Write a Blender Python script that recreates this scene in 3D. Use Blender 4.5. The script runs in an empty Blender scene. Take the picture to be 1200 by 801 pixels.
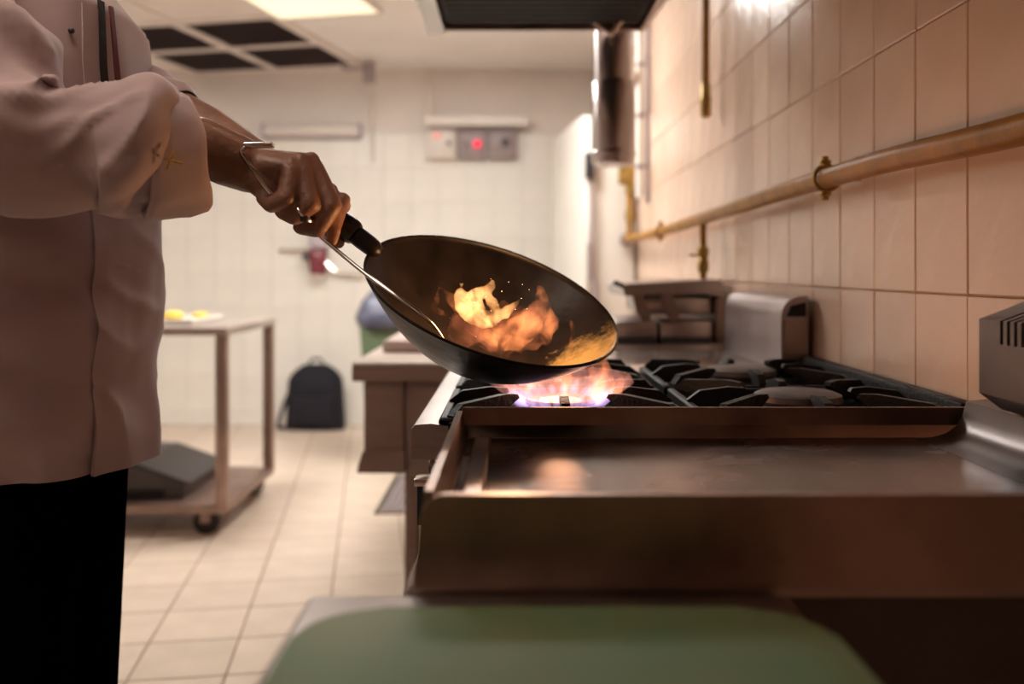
import bpy, bmesh, math, random
from mathutils import Vector as V, Matrix, noise

random.seed(7)
C = bpy.context.scene.collection
SC = bpy.context.scene
pi = math.pi

# ------------------------------------------------------------------ camera, world, exposure
F, CX, CY, H = 1084.0, 603.0, 317.0, 1.10
cam = bpy.data.cameras.new('camera')
cam.sensor_width = 36.0
cam.lens = 36.0 * F / 1200.0
cam.shift_x = -(CX - 600.0) / 1200.0
cam.shift_y = -(400.5 - CY) / 1200.0
cam.clip_start = 0.02
cam.dof.use_dof = True
cam.dof.focus_distance = 1.33
cam.dof.aperture_fstop = 2.2
co = bpy.data.objects.new('camera', cam)
co.location = (0, 0, H)
co.rotation_euler = (pi / 2, 0, 0)
C.objects.link(co)
SC.camera = co
w = bpy.data.worlds.new('world')
SC.world = w
w.use_nodes = True
w.node_tree.nodes['Background'].inputs[0].default_value = (0.9, 0.75, 0.6, 1)
w.node_tree.nodes['Background'].inputs[1].default_value = 0.02
SC.view_settings.view_transform = 'Standard'
SC.view_settings.look = 'None'
SC.view_settings.gamma = 1.0
SC.view_settings.use_curve_mapping = False
SC.view_settings.exposure = 0.0
FILL_PANEL_LIGHT = 46.0
FILL_PANEL_COLOR = (1.0, 0.985, 0.94)
FLAME_LAMP = 3.2
SC.cycles.volume_bounces = 0
SC.cycles.max_bounces = 8
SC.cycles.sample_clamp_indirect = 4.0


def P(px, py, Y):
    """point at depth Y metres that stands at the photograph's (px, py)"""
    return V(((px - CX) * Y / F, Y, H - (py - CY) * Y / F))


# ------------------------------------------------------------------ materials
MATS = {}


def mat(name, col, rough=0.5, metal=0.0, var=0.12, scale=6.0, bump=0.0, bscale=40.0, spec=0.5, coat=0.0,
        rvar=0.0, rand=0.0, stretch=(1, 1, 1), var2=None, sheen=0.0):
    if name in MATS:
        return MATS[name]
    m = bpy.data.materials.new(name)
    m.use_nodes = True
    nt = m.node_tree
    N, L = nt.nodes, nt.links
    b = N['Principled BSDF']
    b.inputs['Roughness'].default_value = rough
    b.inputs['Metallic'].default_value = metal
    b.inputs['Specular IOR Level'].default_value = spec
    b.inputs['Coat Weight'].default_value = coat
    if sheen:
        b.inputs['Sheen Weight'].default_value = sheen
    tc = N.new('ShaderNodeTexCoord')
    mp = N.new('ShaderNodeMapping')
    mp.inputs['Scale'].default_value = stretch
    L.new(tc.outputs['Object'], mp.inputs['Vector'])
    nz = N.new('ShaderNodeTexNoise')
    nz.inputs['Scale'].default_value = scale
    nz.inputs['Detail'].default_value = 5.0
    L.new(mp.outputs[0], nz.inputs['Vector'])
    rp = N.new('ShaderNodeValToRGB')
    rp.color_ramp.elements[0].position = 0.3
    rp.color_ramp.elements[1].position = 0.7
    lo = [c * (1 - var) for c in col] if var2 is None else list(var2)
    hi = [min(1, c * (1 + var)) for c in col] if var2 is None else list(col)
    rp.color_ramp.elements[0].color = (*lo, 1)
    rp.color_ramp.elements[1].color = (*hi, 1)
    L.new(nz.outputs['Fac'], rp.inputs[0])
    out = rp.outputs[0]
    if rand:
        oi = N.new('ShaderNodeObjectInfo')
        mr = N.new('ShaderNodeMapRange')
        mr.inputs[3].default_value = 1 - rand
        mr.inputs[4].default_value = 1 + rand * 0.4
        L.new(oi.outputs['Random'], mr.inputs[0])
        hs = N.new('ShaderNodeHueSaturation')
        L.new(mr.outputs[0], hs.inputs['Value'])
        L.new(out, hs.inputs['Color'])
        out = hs.outputs[0]
    L.new(out, b.inputs['Base Color'])
    if rvar:
        mr = N.new('ShaderNodeMapRange')
        mr.inputs[3].default_value = max(0.02, rough - rvar)
        mr.inputs[4].default_value = min(1, rough + rvar)
        L.new(nz.outputs['Fac'], mr.inputs[0])
        L.new(mr.outputs[0], b.inputs['Roughness'])
    if bump:
        n2 = N.new('ShaderNodeTexNoise')
        n2.inputs['Scale'].default_value = bscale
        n2.inputs['Detail'].default_value = 3.0
        L.new(mp.outputs[0], n2.inputs['Vector'])
        bp = N.new('ShaderNodeBump')
        bp.inputs['Strength'].default_value = bump
        bp.inputs['Distance'].default_value = 0.01
        L.new(n2.outputs['Fac'], bp.inputs['Height'])
        L.new(bp.outputs[0], b.inputs['Normal'])
    MATS[name] = m
    return m


def emit(name, col, strength):
    m = bpy.data.materials.new(name)
    m.use_nodes = True
    nt = m.node_tree
    nt.nodes.clear()
    o = nt.nodes.new('ShaderNodeOutputMaterial')
    e = nt.nodes.new('ShaderNodeEmission')
    e.inputs[0].default_value = (*col, 1)
    e.inputs[1].default_value = strength
    nt.links.new(e.outputs[0], o.inputs[0])
    return m


def flame_mat(name, low, high, strength, nscale=25.0, lo=0.35, hi=0.65, floor=0.0, axis=None):
    """glowing gas: a volume that emits, with the wisps of a noise; low/high are colours along the noise or height"""
    m = bpy.data.materials.new(name)
    m.use_nodes = True
    nt = m.node_tree
    N, L = nt.nodes, nt.links
    N.clear()
    o = N.new('ShaderNodeOutputMaterial')
    e = N.new('ShaderNodeEmission')
    tc = N.new('ShaderNodeTexCoord')
    nz = N.new('ShaderNodeTexNoise')
    nz.inputs['Scale'].default_value = nscale
    nz.inputs['Detail'].default_value = 2.5
    nz.inputs['Distortion'].default_value = 0.8
    L.new(tc.outputs['Object'], nz.inputs['Vector'])
    mr = N.new('ShaderNodeMapRange')
    mr.interpolation_type = 'SMOOTHSTEP'
    mr.inputs[1].default_value = lo
    mr.inputs[2].default_value = hi
    mr.inputs[3].default_value = floor * strength
    mr.inputs[4].default_value = strength
    L.new(nz.outputs['Fac'], mr.inputs[0])
    L.new(mr.outputs[0], e.inputs[1])
    mix = N.new('ShaderNodeMix')
    mix.data_type = 'RGBA'
    mix.inputs[6].default_value = (*low, 1)
    mix.inputs[7].default_value = (*high, 1)
    if axis is not None:
        sx = N.new('ShaderNodeSeparateXYZ')
        L.new(tc.outputs['Object'], sx.inputs[0])
        m2 = N.new('ShaderNodeMapRange')
        m2.inputs[1].default_value = axis[0]
        m2.inputs[2].default_value = axis[1]
        L.new(sx.outputs[2], m2.inputs[0])
        L.new(m2.outputs[0], mix.inputs[0])
    else:
        L.new(nz.outputs['Fac'], mix.inputs[0])
    L.new(mix.outputs[2], e.inputs[0])
    L.new(e.outputs[0], o.inputs['Volume'])
    return m


M_tile = mat('wall tile glaze', (0.75, 0.535, 0.41), 0.22, var=0.05, scale=5, bump=0.2, bscale=14, rand=0.06, rvar=0.08)
M_tile_back = mat('back wall tile glaze', (0.86, 0.81, 0.74), 0.3, var=0.03, scale=4, rand=0.02)
M_grout = mat('grout', (0.50, 0.36, 0.27), 0.8, var=0.25, scale=8)
M_grout_l = mat('pale grout', (0.74, 0.68, 0.61), 0.8, var=0.1, scale=8)
M_paint = mat('white wall paint', (0.82, 0.75, 0.70), 0.7, var=0.04, scale=3)
M_ceil = mat('ceiling plaster', (0.88, 0.84, 0.81), 0.8, var=0.04, scale=2)
M_cpanel = mat('white ceiling panel', (0.78, 0.70, 0.65), 0.8, var=0.04, scale=9)
M_cdark = mat('dark ceiling grille', (0.11, 0.075, 0.075), 0.6, var=0.1)
M_ftile = mat('cream floor tile', (0.66, 0.53, 0.425), 0.35, var=0.07, scale=7, rand=0.06, bump=0.05)
M_fgrout = mat('floor grout', (0.24, 0.14, 0.09), 0.85, var=0.2, scale=12)
M_brown = mat('brown painted wall', (0.30, 0.17, 0.14), 0.8, var=0.1, scale=2)
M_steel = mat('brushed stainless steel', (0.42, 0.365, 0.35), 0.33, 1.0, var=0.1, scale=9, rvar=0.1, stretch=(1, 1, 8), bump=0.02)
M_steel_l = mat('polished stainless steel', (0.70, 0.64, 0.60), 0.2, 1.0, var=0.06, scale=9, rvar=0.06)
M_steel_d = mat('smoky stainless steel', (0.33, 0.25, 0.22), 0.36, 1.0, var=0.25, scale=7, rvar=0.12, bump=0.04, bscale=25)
M_flue = mat('dull dark flue steel', (0.115, 0.092, 0.09), 0.4, 0.8, var=0.2, scale=9, rvar=0.1, bump=0.03, bscale=25)
M_pipe = mat('exhaust pipe steel', (0.52, 0.46, 0.45), 0.24, 1.0, var=0.1, scale=8)
M_griddle = mat('burnt griddle steel', (0.27, 0.18, 0.14), 0.38, 1.0, var=0.35, scale=8, rvar=0.12, bump=0.03, bscale=20)
M_plate = mat('greasy griddle plate', (0.15, 0.105, 0.095), 0.25, 1.0, var=0.5, scale=9, rvar=0.12, bump=0.12, bscale=8)
M_iron = mat('black cast iron', (0.007, 0.0055, 0.0055), 0.5, 0.0, var=0.4, scale=40, bump=0.2, bscale=120, spec=0.25)
M_enamel = mat('black enamel', (0.009, 0.007, 0.007), 0.35, 0.0, var=0.3, scale=20, spec=0.3)
M_dark = mat('dark opening', (0.008, 0.006, 0.006), 0.7)
M_cap = mat('burner cap metal', (0.09, 0.07, 0.065), 0.45, 0.5, var=0.3, scale=30)
M_yellow = mat('ochre pipe paint', (0.34, 0.145, 0.007), 0.40, 0.0, var=0.25, scale=18, bump=0.12, bscale=60, spec=0.2)
M_brass = mat('aged brass', (0.42, 0.27, 0.08), 0.4, 0.7, var=0.3, scale=40)
M_board = mat('green cutting board plastic', (0.080, 0.155, 0.068), 0.65, var2=(0.15, 0.17, 0.07), scale=7, bump=0.05, bscale=60)
M_jacket = mat('white jacket cotton', (0.45, 0.335, 0.345), 0.8, var=0.04, scale=9, bump=0.06, bscale=400, sheen=0.2)
M_trouser = mat('black trouser cloth', (0.003, 0.0025, 0.003), 0.95, var=0.2, bump=0.05, bscale=200, spec=0.0)
M_skin = mat('brown skin', (0.235, 0.112, 0.074), 0.48, var=0.16, scale=28, bump=0.22, bscale=95)
M_hair = mat('dark hair', (0.012, 0.008, 0.007), 0.5)
M_white = mat('white enamel', (0.80, 0.75, 0.68), 0.35, var=0.03)
M_plastic_w = mat('white plastic', (0.78, 0.70, 0.64), 0.4, var=0.03)
M_plastic_g = mat('grey plastic', (0.34, 0.27, 0.27), 0.4, var=0.05)
M_plastic_d = mat('dark plastic', (0.035, 0.03, 0.035), 0.4, var=0.1)
M_navy = mat('dark navy nylon', (0.007, 0.0055, 0.011), 0.85, var=0.25, scale=14, bump=0.2, bscale=60)
M_bag = mat('blue grey bin bag', (0.10, 0.10, 0.15), 0.35, var=0.3, scale=12, bump=0.4, bscale=20)
M_bin = mat('green bin plastic', (0.12, 0.17, 0.09), 0.5, var=0.1)
M_wood = mat('brown counter laminate', (0.26, 0.165, 0.135), 0.5, var=0.12, scale=5, stretch=(1, 8, 8))
M_wood_top = mat('pale counter top', (0.62, 0.52, 0.46), 0.3, var=0.06)
M_table = mat('trolley steel', (0.36, 0.25, 0.21), 0.45, 0.7, var=0.15, scale=10)
M_table_top = mat('trolley top steel', (0.55, 0.47, 0.42), 0.35, 0.7, var=0.1)
M_rubber = mat('black rubber', (0.02, 0.012, 0.012), 0.7)
M_red = mat('wine red liquid', (0.20, 0.035, 0.05), 0.25, var=0.1)
M_lilac = mat('lilac grey plastic', (0.50, 0.42, 0.47), 0.4, var=0.05)
M_yfood = mat('yellow food', (0.80, 0.52, 0.05), 0.5, var=0.15, scale=30)
M_thread = mat('golden brown thread', (0.42, 0.22, 0.03), 0.6, var=0.3, scale=300)
M_pipe_b = mat('black piping ribbon', (0.012, 0.01, 0.012), 0.7)
M_pipe_r = mat('dark red piping ribbon', (0.12, 0.02, 0.02), 0.7)
M_fill_panel = emit('main fill glow', FILL_PANEL_COLOR, FILL_PANEL_LIGHT)  # glow of the added panel over the trolley
M_panel_dim = emit('dim lamp diffuser', (1.0, 0.84, 0.55), 1.5)
M_fill_panel_low = emit('weak fill glow', (1.0, 0.75, 0.58), 3.0)
M_fill_panel_soft = emit('faint fill glow', FILL_PANEL_COLOR, FILL_PANEL_LIGHT * .22)
M_fill_panel_far = emit('bright fill glow', FILL_PANEL_COLOR, FILL_PANEL_LIGHT * .95)
M_fill_panel_near = emit('warm fill glow', (1.0, 0.80, 0.64), 12.0)
M_led = emit('red indicator', (1.0, 0.05, 0.10), 1.6)
M_led_p = emit('pink indicator', (1.0, 0.38, 0.30), 1.0)


def wok_material():
    m = mat('seasoned wok steel', (0.011, 0.008, 0.0075), 0.38, 0.2, var=0.5, scale=16, rvar=0.14, bump=0.10, bscale=45, spec=0.22)
    nt = m.node_tree
    N, L = nt.nodes, nt.links
    b = N['Principled BSDF']
    base = b.inputs['Base Color'].links[0].from_socket
    # brassy patch painted as the fire's reflection, inside the lip opposite the handle
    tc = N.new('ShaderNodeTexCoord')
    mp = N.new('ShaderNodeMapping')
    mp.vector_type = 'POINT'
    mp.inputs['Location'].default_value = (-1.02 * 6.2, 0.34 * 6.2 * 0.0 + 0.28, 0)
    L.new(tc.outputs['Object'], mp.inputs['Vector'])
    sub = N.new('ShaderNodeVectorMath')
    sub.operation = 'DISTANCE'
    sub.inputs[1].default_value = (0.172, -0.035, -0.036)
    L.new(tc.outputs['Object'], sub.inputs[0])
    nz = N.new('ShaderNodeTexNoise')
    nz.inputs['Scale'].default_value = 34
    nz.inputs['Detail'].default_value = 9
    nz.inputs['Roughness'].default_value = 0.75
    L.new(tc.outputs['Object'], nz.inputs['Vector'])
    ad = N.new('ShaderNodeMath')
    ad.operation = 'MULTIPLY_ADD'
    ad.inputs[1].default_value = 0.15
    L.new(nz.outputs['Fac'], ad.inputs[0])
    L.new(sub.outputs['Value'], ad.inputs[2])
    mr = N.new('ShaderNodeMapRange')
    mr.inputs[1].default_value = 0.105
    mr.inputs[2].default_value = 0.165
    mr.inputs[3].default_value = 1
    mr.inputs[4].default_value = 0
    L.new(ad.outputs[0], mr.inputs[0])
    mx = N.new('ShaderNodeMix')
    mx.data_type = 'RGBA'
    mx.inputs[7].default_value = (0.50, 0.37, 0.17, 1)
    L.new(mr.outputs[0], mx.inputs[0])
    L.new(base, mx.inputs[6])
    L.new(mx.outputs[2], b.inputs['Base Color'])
    N.remove(mp)
    return m


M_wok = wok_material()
M_grip = mat('black handle grip', (0.014, 0.010, 0.010), 0.35, 0.3, var=0.4, scale=30, bump=0.1)

# ------------------------------------------------------------------ mesh helpers


def nb():
    return bmesh.new()


def box(bm, x0, x1, y0, y1, z0, z1, bevel=0.0, seg=2, mtx=None):
    r = bmesh.ops.create_cube(bm, size=1.0)
    vs = r['verts']
    for v in vs:
        v.co = V(((x0 + x1) / 2 + v.co.x * (x1 - x0), (y0 + y1) / 2 + v.co.y * (y1 - y0), (z0 + z1) / 2 + v.co.z * (z1 - z0)))
    if bevel:
        es = list({e for v in vs for e in v.link_edges})
        g = bmesh.ops.bevel(bm, geom=es, offset=bevel, segments=seg, profile=0.5, affect='EDGES', clamp_overlap=True)
        vs = list({v for f in g['faces'] for v in f.verts} | {v for v in vs if v.is_valid})
    if mtx is not None:
        bmesh.ops.transform(bm, matrix=mtx, verts=[v for v in vs if v.is_valid])
    return bm


def loft(bm, rings, caps=(True, True), closed=True):
    n = len(rings[0])
    vv = [[bm.verts.new(p) for p in r] for r in rings]
    for i in range(len(rings) - 1):
        for j in range(n if closed else n - 1):
            k = (j + 1) % n
            bm.faces.new((vv[i][j], vv[i][k], vv[i + 1][k], vv[i + 1][j]))
    if closed and caps[0]:
        bm.faces.new(list(reversed(vv[0])))
    if closed and caps[1]:
        bm.faces.new(vv[-1])
    return vv


def frames(path):
    """parallel-transport frames along a polyline"""
    T = []
    for i in range(len(path)):
        a = path[max(0, i - 1)]
        b = path[min(len(path) - 1, i + 1)]
        T.append((b - a).normalized())
    up = V((0, 0, 1))
    if abs(T[0].dot(up)) > 0.95:
        up = V((0, 1, 0))
    n = (up - T[0] * up.dot(T[0])).normalized()
    out = []
    for t in T:
        n = (n - t * n.dot(t)).normalized()
        out.append((t, n, t.cross(n)))
    return out


def tube(bm, path, r, seg=12, caps=(True, True), flat=1.0):
    path = [V(p) for p in path]
    rs = r if isinstance(r, (list, tuple)) else [r] * len(path)
    fr = frames(path)
    rings = []
    for p, (t, n, b), q in zip(path, fr, rs):
        rings.append([p + n * (q * flat * math.cos(2 * pi * j / seg)) + b * (q * math.sin(2 * pi * j / seg)) for j in range(seg)])
    loft(bm, rings, caps)
    return bm


def crom(pts, n=8):
    pts = [V(p) for p in pts]
    q = [pts[0] * 2 - pts[1]] + pts + [pts[-1] * 2 - pts[-2]]
    out = []
    for i in range(1, len(q) - 2):
        for k in range(n):
            t = k / n
            p0, p1, p2, p3 = q[i - 1], q[i], q[i + 1], q[i + 2]
            out.append(0.5 * ((2 * p1) + (p2 - p0) * t + (2 * p0 - 5 * p1 + 4 * p2 - p3) * t * t + (3 * p1 - p0 - 3 * p2 + p3) * t ** 3))
    out.append(pts[-1])
    return out


def lerp_list(vals, n):
    """resample a list of numbers the way crom() resamples points"""
    out = []
    for i in range(len(vals) - 1):
        for k in range(n):
            t = k / n
            t = t * t * (3 - 2 * t)
            out.append(vals[i] * (1 - t) + vals[i + 1] * t)
    out.append(vals[-1])
    return out


def lathe(bm, prof, c, seg=32, mtx=None, caps=(True, True)):
    c = V(c)
    rings = []
    for r, z in prof:
        ring = []
        for j in range(seg):
            a = 2 * pi * j / seg
            p = V((max(r, 1e-4) * math.cos(a), max(r, 1e-4) * math.sin(a), z))
            ring.append((mtx @ p if mtx is not None else p) + c)
        rings.append(ring)
    loft(bm, rings, caps)
    return bm


def prism(bm, poly, a, b, axis='y'):
    """polygon of (u,v) extruded along an axis: y -> (x,z), x -> (y,z), z -> (x,y)"""
    def pt(u, v, w):
        return V((u, w, v)) if axis == 'y' else (V((w, u, v)) if axis == 'x' else V((u, v, w)))
    A = [bm.verts.new(pt(u, v, a)) for u, v in poly]
    B = [bm.verts.new(pt(u, v, b)) for u, v in poly]
    n = len(poly)
    bm.faces.new(A)
    bm.faces.new(list(reversed(B)))
    for i in range(n):
        k = (i + 1) % n
        bm.faces.new((A[k], A[i], B[i], B[k]))
    return bm


def capsule_chain(bm, pts, rad):
    pts = [V(p) for p in pts]
    for p, r in zip(pts, rad):
        bmesh.ops.create_icosphere(bm, subdivisions=2, radius=r, matrix=Matrix.Translation(p))
    for i in range(len(pts) - 1):
        tube(bm, [pts[i], pts[i + 1]], [rad[i], rad[i + 1]], 14)
    return bm


def origin_of(o):
    p = V((0, 0, 0))
    while o is not None:
        p = p + o.location
        o = o.parent
    return p


def ob(name, bm, m, parent=None, smooth=True, angle=40, label=None, kind=None):
    off = origin_of(parent)
    bmesh.ops.recalc_face_normals(bm, faces=bm.faces)
    for v in bm.verts:
        v.co -= off
    me = bpy.data.meshes.new(name)
    bm.to_mesh(me)
    bm.free()
    me.materials.append(m)
    if smooth:
        me.shade_smooth()
        me.set_sharp_from_angle(angle=math.radians(angle))
    o = bpy.data.objects.new(name, me)
    C.objects.link(o)
    if parent is not None:
        o.parent = parent
    if label:
        o['label'] = label
    if kind:
        o['kind'] = kind
    return o


def thing(name, label, cat, loc=(0, 0, 0), group=None):
    o = bpy.data.objects.new(name, None)
    o.empty_display_size = 0.05
    C.objects.link(o)
    o.location = loc
    o['label'] = label
    o['category'] = cat
    if group:
        o['group'] = group
    return o


def struct(name, bm, m, parent=None, smooth=False):
    o = ob(name, bm, m, parent, smooth)
    if parent is None:
        o['kind'] = 'structure'
    return o


def remesh(o, size, it=3, fac=0.5):
    md = o.modifiers.new('union', 'REMESH')
    md.mode = 'VOXEL'
    md.voxel_size = size
    md.use_smooth_shade = True
    if it:
        s = o.modifiers.new('soften', 'SMOOTH')
        s.factor = fac
        s.iterations = it
    return o


def shared(name, me, loc, parent, rot=(0, 0, 0)):
    o = bpy.data.objects.new(name, me)
    C.objects.link(o)
    o.parent = parent
    o.location = loc
    o.rotation_euler = rot
    return o


def clip(poly, nx, ny, d):
    """keep the part of a 2D polygon where nx*x+ny*y <= d"""
    out = []
    for i in range(len(poly)):
        a, b = poly[i], poly[(i + 1) % len(poly)]
        da, db = nx * a[0] + ny * a[1] - d, nx * b[0] + ny * b[1] - d
        if da <= 0:
            out.append(a)
        if da * db < 0:
            t = da / (da - db)
            out.append((a[0] + (b[0] - a[0]) * t, a[1] + (b[1] - a[1]) * t))
    return out


# ------------------------------------------------------------------ the room
WX, BY, CZ, LX, RY = 0.67, 6.62, 2.535, -3.9, -2.2
TH = 0.008

floor = struct('floor', box(nb(), LX - 0.1, WX + 0.1, RY - 0.1, BY + 0.1, -0.1, -0.004), M_fgrout)
wall_right = struct('wall_right', box(nb(), WX + TH - 0.001, WX + 0.1, RY, BY, -0.004, CZ), M_grout)
wall_back = struct('wall_back', box(nb(), LX, WX + TH, BY + TH - 0.001, BY + 0.1, -0.004, CZ), M_grout_l)
struct('wall_left', box(nb(), LX - 0.1, LX, RY, BY + 0.1, -0.004, CZ), M_paint)
struct('wall_front', box(nb(), LX - 0.1, WX + 0.1, RY - 0.1, RY, -0.004, CZ), M_brown)
ceiling = struct('ceiling', box(nb(), LX - 0.1, WX + 0.1, RY - 0.1, BY + 0.1, CZ, CZ + 0.1), M_ceil)

# right wall: glazed upright tiles, each its own piece
PW, PH = 0.178, 0.2187
tb = box(nb(), 0, TH, -PW / 2 + 0.0012, PW / 2 - 0.0012, -PH / 2 + 0.0012, PH / 2 - 0.0012, 0.0022, 1)
tm = bpy.data.meshes.new('wall_tile')
tb.to_mesh(tm)
tb.free()
tm.materials.append(M_tile)
z_joint = H - 0.055 * WX
y_joint = WX * F / 531.0
k0 = int((y_joint - 0.30) / PW)
row = -3
zc = z_joint + (row + 0.5) * PH
while zc + PH / 2 < CZ:
    for k in range(-k0, 40):
        yc = y_joint + (k + 0.5) * PW
        if yc + PW / 2 > BY:
            break
        shared('wall_tile', tm, (WX + random.uniform(-0.0006, 0.0003), yc, zc), wall_right,
               (0, random.uniform(-.004, .004), random.uniform(-.005, .005)))
    zc += PH
wb = nb()
box(wb, WX + 0.001, WX + TH + 0.002, 0.31 - 2.4, 0.28, z_joint - 3 * PH, CZ - 0.01)
ob('wall_facing', wb, M_tile, wall_right, False)
wb = box(nb(), WX + 0.001, WX + TH + 0.002, RY, BY - 0.01, 0.0, z_joint - 3 * PH - 0.003)
ob('wall_facing', wb, M_tile, wall_right, False)
ob('wall_facing', box(nb(), WX + 0.001, WX + TH + 0.002, RY, BY - 0.01, zc - PH / 2 + 0.001, CZ - 0.001), M_paint, wall_right, False)

# back wall: pale tiles below, paint above
PB, PBH = 0.2, 0.25
tb = box(nb(), -PB / 2 + 0.001, PB / 2 - 0.001, 0, TH, -PBH / 2 + 0.001, PBH / 2 - 0.001, 0.002, 1)
tmb = bpy.data.meshes.new('wall_tile')
tb.to_mesh(tmb)
tb.free()
tmb.materials.append(M_tile_back)
for r in range(8):
    for k in range(17):
        shared('wall_tile', tmb, (WX - 0.01 - (k + 0.5) * PB, BY, 0.09 + (r + 0.5) * PBH), wall_back,
               (random.uniform(-.003, .003), 0, random.uniform(-.003, .003)))
ob('wall_facing', box(nb(), LX, WX, BY + 0.001, BY + TH + 0.001, 2.092, CZ - 0.001), M_paint, wall_back, False)
ob('wall_facing', box(nb(), LX, WX - 0.012 - 17 * PB, BY + 0.001, BY + TH + 0.001, 0.0, 2.092), M_tile_back, wall_back, False)
struct('baseboard_back', box(nb(), LX, WX - 0.01, BY - 0.014, BY + TH, 0.0, 0.088, 0.005), M_tile_back)

# floor tiles, laid 8.8 degrees off the walls
FA = math.radians(8.8)
ux, uy = V((math.cos(FA), math.sin(FA))), V((-math.sin(FA), math.cos(FA)))
g0 = V((-0.905, 3.284))
FT = 0.258
tb = box(nb(), -FT / 2 + 0.002, FT / 2 - 0.0028, -FT / 2 + 0.002, FT / 2 - 0.0028, -0.006, 0.0, 0.0016, 1)
tmf = bpy.data.meshes.new('floor_tile')
tb.to_mesh(tmf)
tb.free()
tmf.materials.append(M_ftile)
far_bm = nb()
n_ind = 0
for i in range(-16, 14):
    for j in range(-26, 16):
        c = g0 + ux * ((i + 0.5) * FT) + uy * ((j + 0.5) * FT)
        h = FT / 2 - 0.0028
        poly = [tuple(c + ux * (sx * h) + uy * (sy * h)) for sx, sy in ((-1, -1), (1, -1), (1, 1), (-1, 1))]
        full = all(LX < p[0] < WX and RY < p[1] < BY for p in poly)
        if not full:
            poly = clip(clip(clip(clip(poly, 1, 0, WX), -1, 0, -LX), 0, 1, BY), 0, -1, -RY)
            if len(poly) < 3:
                continue
        seen = -2.75 < c.x < -0.15 and c.y > 2.25
        if seen and full:
            shared('floor_tile', tmf, (c.x, c.y, random.uniform(-.0006, 0)), floor, (0, 0, FA))
            n_ind += 1
        elif seen:
            ob('floor_tile', prism(nb(), poly, -0.006, 0.0, 'z'), M_ftile, floor, False)
        else:
            prism(far_bm, poly, -0.006, 0.0, 'z')
ob('floor_tiling', far_bm, M_ftile, floor, False, kind='stuff')

# suspended ceiling bay, turned 12 degrees
CA = math.radians(-12.5)
cu, cv = V((math.cos(CA), math.sin(CA))), V((-math.sin(CA), math.cos(CA)))
cA = V((-1.585, 5.545))
CP = 0.625
CR = Matrix.Rotation(CA, 4, 'Z')
for nm, mm in (('w', M_cpanel), ('d', M_cdark)):
    pass
cb = box(nb(), -0.28, 0.28, -0.28, 0.28, -0.012, 0.0, 0.003, 1)
cmw = bpy.data.meshes.new('ceiling_panel')
cb.to_mesh(cmw)
cmw.materials.append(M_cpanel)
cmd = bpy.data.meshes.new('ceiling_grille')
# dark ones are louvred grilles
gb = nb()
for (a, b, c_, d) in ((-0.28, 0.28, -0.28, -0.265), (-0.28, 0.28, 0.265, 0.28), (-0.28, -0.265, -0.265, 0.265), (0.265, 0.28, -0.265, 0.265)):
    box(gb, a, b, c_, d, -0.012, 0.0)
for k in range(14):
    y = -0.25 + k * 0.0385
    box(gb, -0.265, 0.265, -0.013, 0.013, -0.0015, 0.0015, mtx=Matrix.Translation((0, y, -0.007)) @ Matrix.Rotation(0.5, 4, 'X'))
box(gb, -0.27, 0.27, -0.27, 0.27, -0.0015, -0.0005)
gb.to_mesh(cmd)
cmd.materials.append(M_cdark)
gb.free()
cb.free()
for i in range(-3, 1):
    for j in range(-5, 2):
        c = cA + cu * (i * CP) + cv * (j * CP)
        if c.x < LX + 0.4:
            continue
        dark = (i in (0, -1) and j in (0, 1))
        o = shared('ceiling_grille' if dark else 'ceiling_panel', cmd if dark else cmw, (c.x, c.y, CZ - 0.002), ceiling, (0, 0, CA))
for i in range(-3, 2):
    a = cA + cu * ((i - 0.5) * CP)
    bb = nb()
    box(bb, -0.03, 0.03, -5.5 * CP, 1.5 * CP, CZ - 0.022, CZ - 0.001, 0.002, 1, Matrix.Translation((a.x, a.y, 0)) @ CR)
    ob('ceiling_bar', bb, M_cpanel, ceiling, False)
for j in range(-5, 3):
    a = cA + cv * ((j - 0.5) * CP)
    bb = nb()
    box(bb, -3.5 * CP, 0.5 * CP, -0.03, 0.03, CZ - 0.021, CZ - 0.001, 0.002, 1, Matrix.Translation((a.x, a.y, 0)) @ CR)
    ob('ceiling_bar', bb, M_cpanel, ceiling, False)


def ceiling_or_fill_light(x, y, label, m=None, wx=0.62, wy=0.62):
    t = thing('ceiling_or_fill_light', label, 'light', (x, y, CZ))
    t.rotation_euler = (0, 0, CA)
    b = nb()
    for (a0, a1, b0, b1) in ((-wx / 2, wx / 2, -wy / 2, -wy / 2 + .02), (-wx / 2, wx / 2, wy / 2 - .02, wy / 2),
                             (-wx / 2, -wx / 2 + .02, -wy / 2, wy / 2), (wx / 2 - .02, wx / 2, -wy / 2, wy / 2)):
        box(b, x + a0, x + a1, y + b0, y + b1, CZ - 0.03, CZ - 0.001, 0.002, 1)
    ob('light_frame', b, M_cpanel, t, False)
    ob('diffuser', box(nb(), x - wx / 2 + .02, x + wx / 2 - .02, y - wy / 2 + .02, y + wy / 2 - .02, CZ - 0.026, CZ - 0.006), m or M_fill_panel, t, False)
    return t


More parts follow.
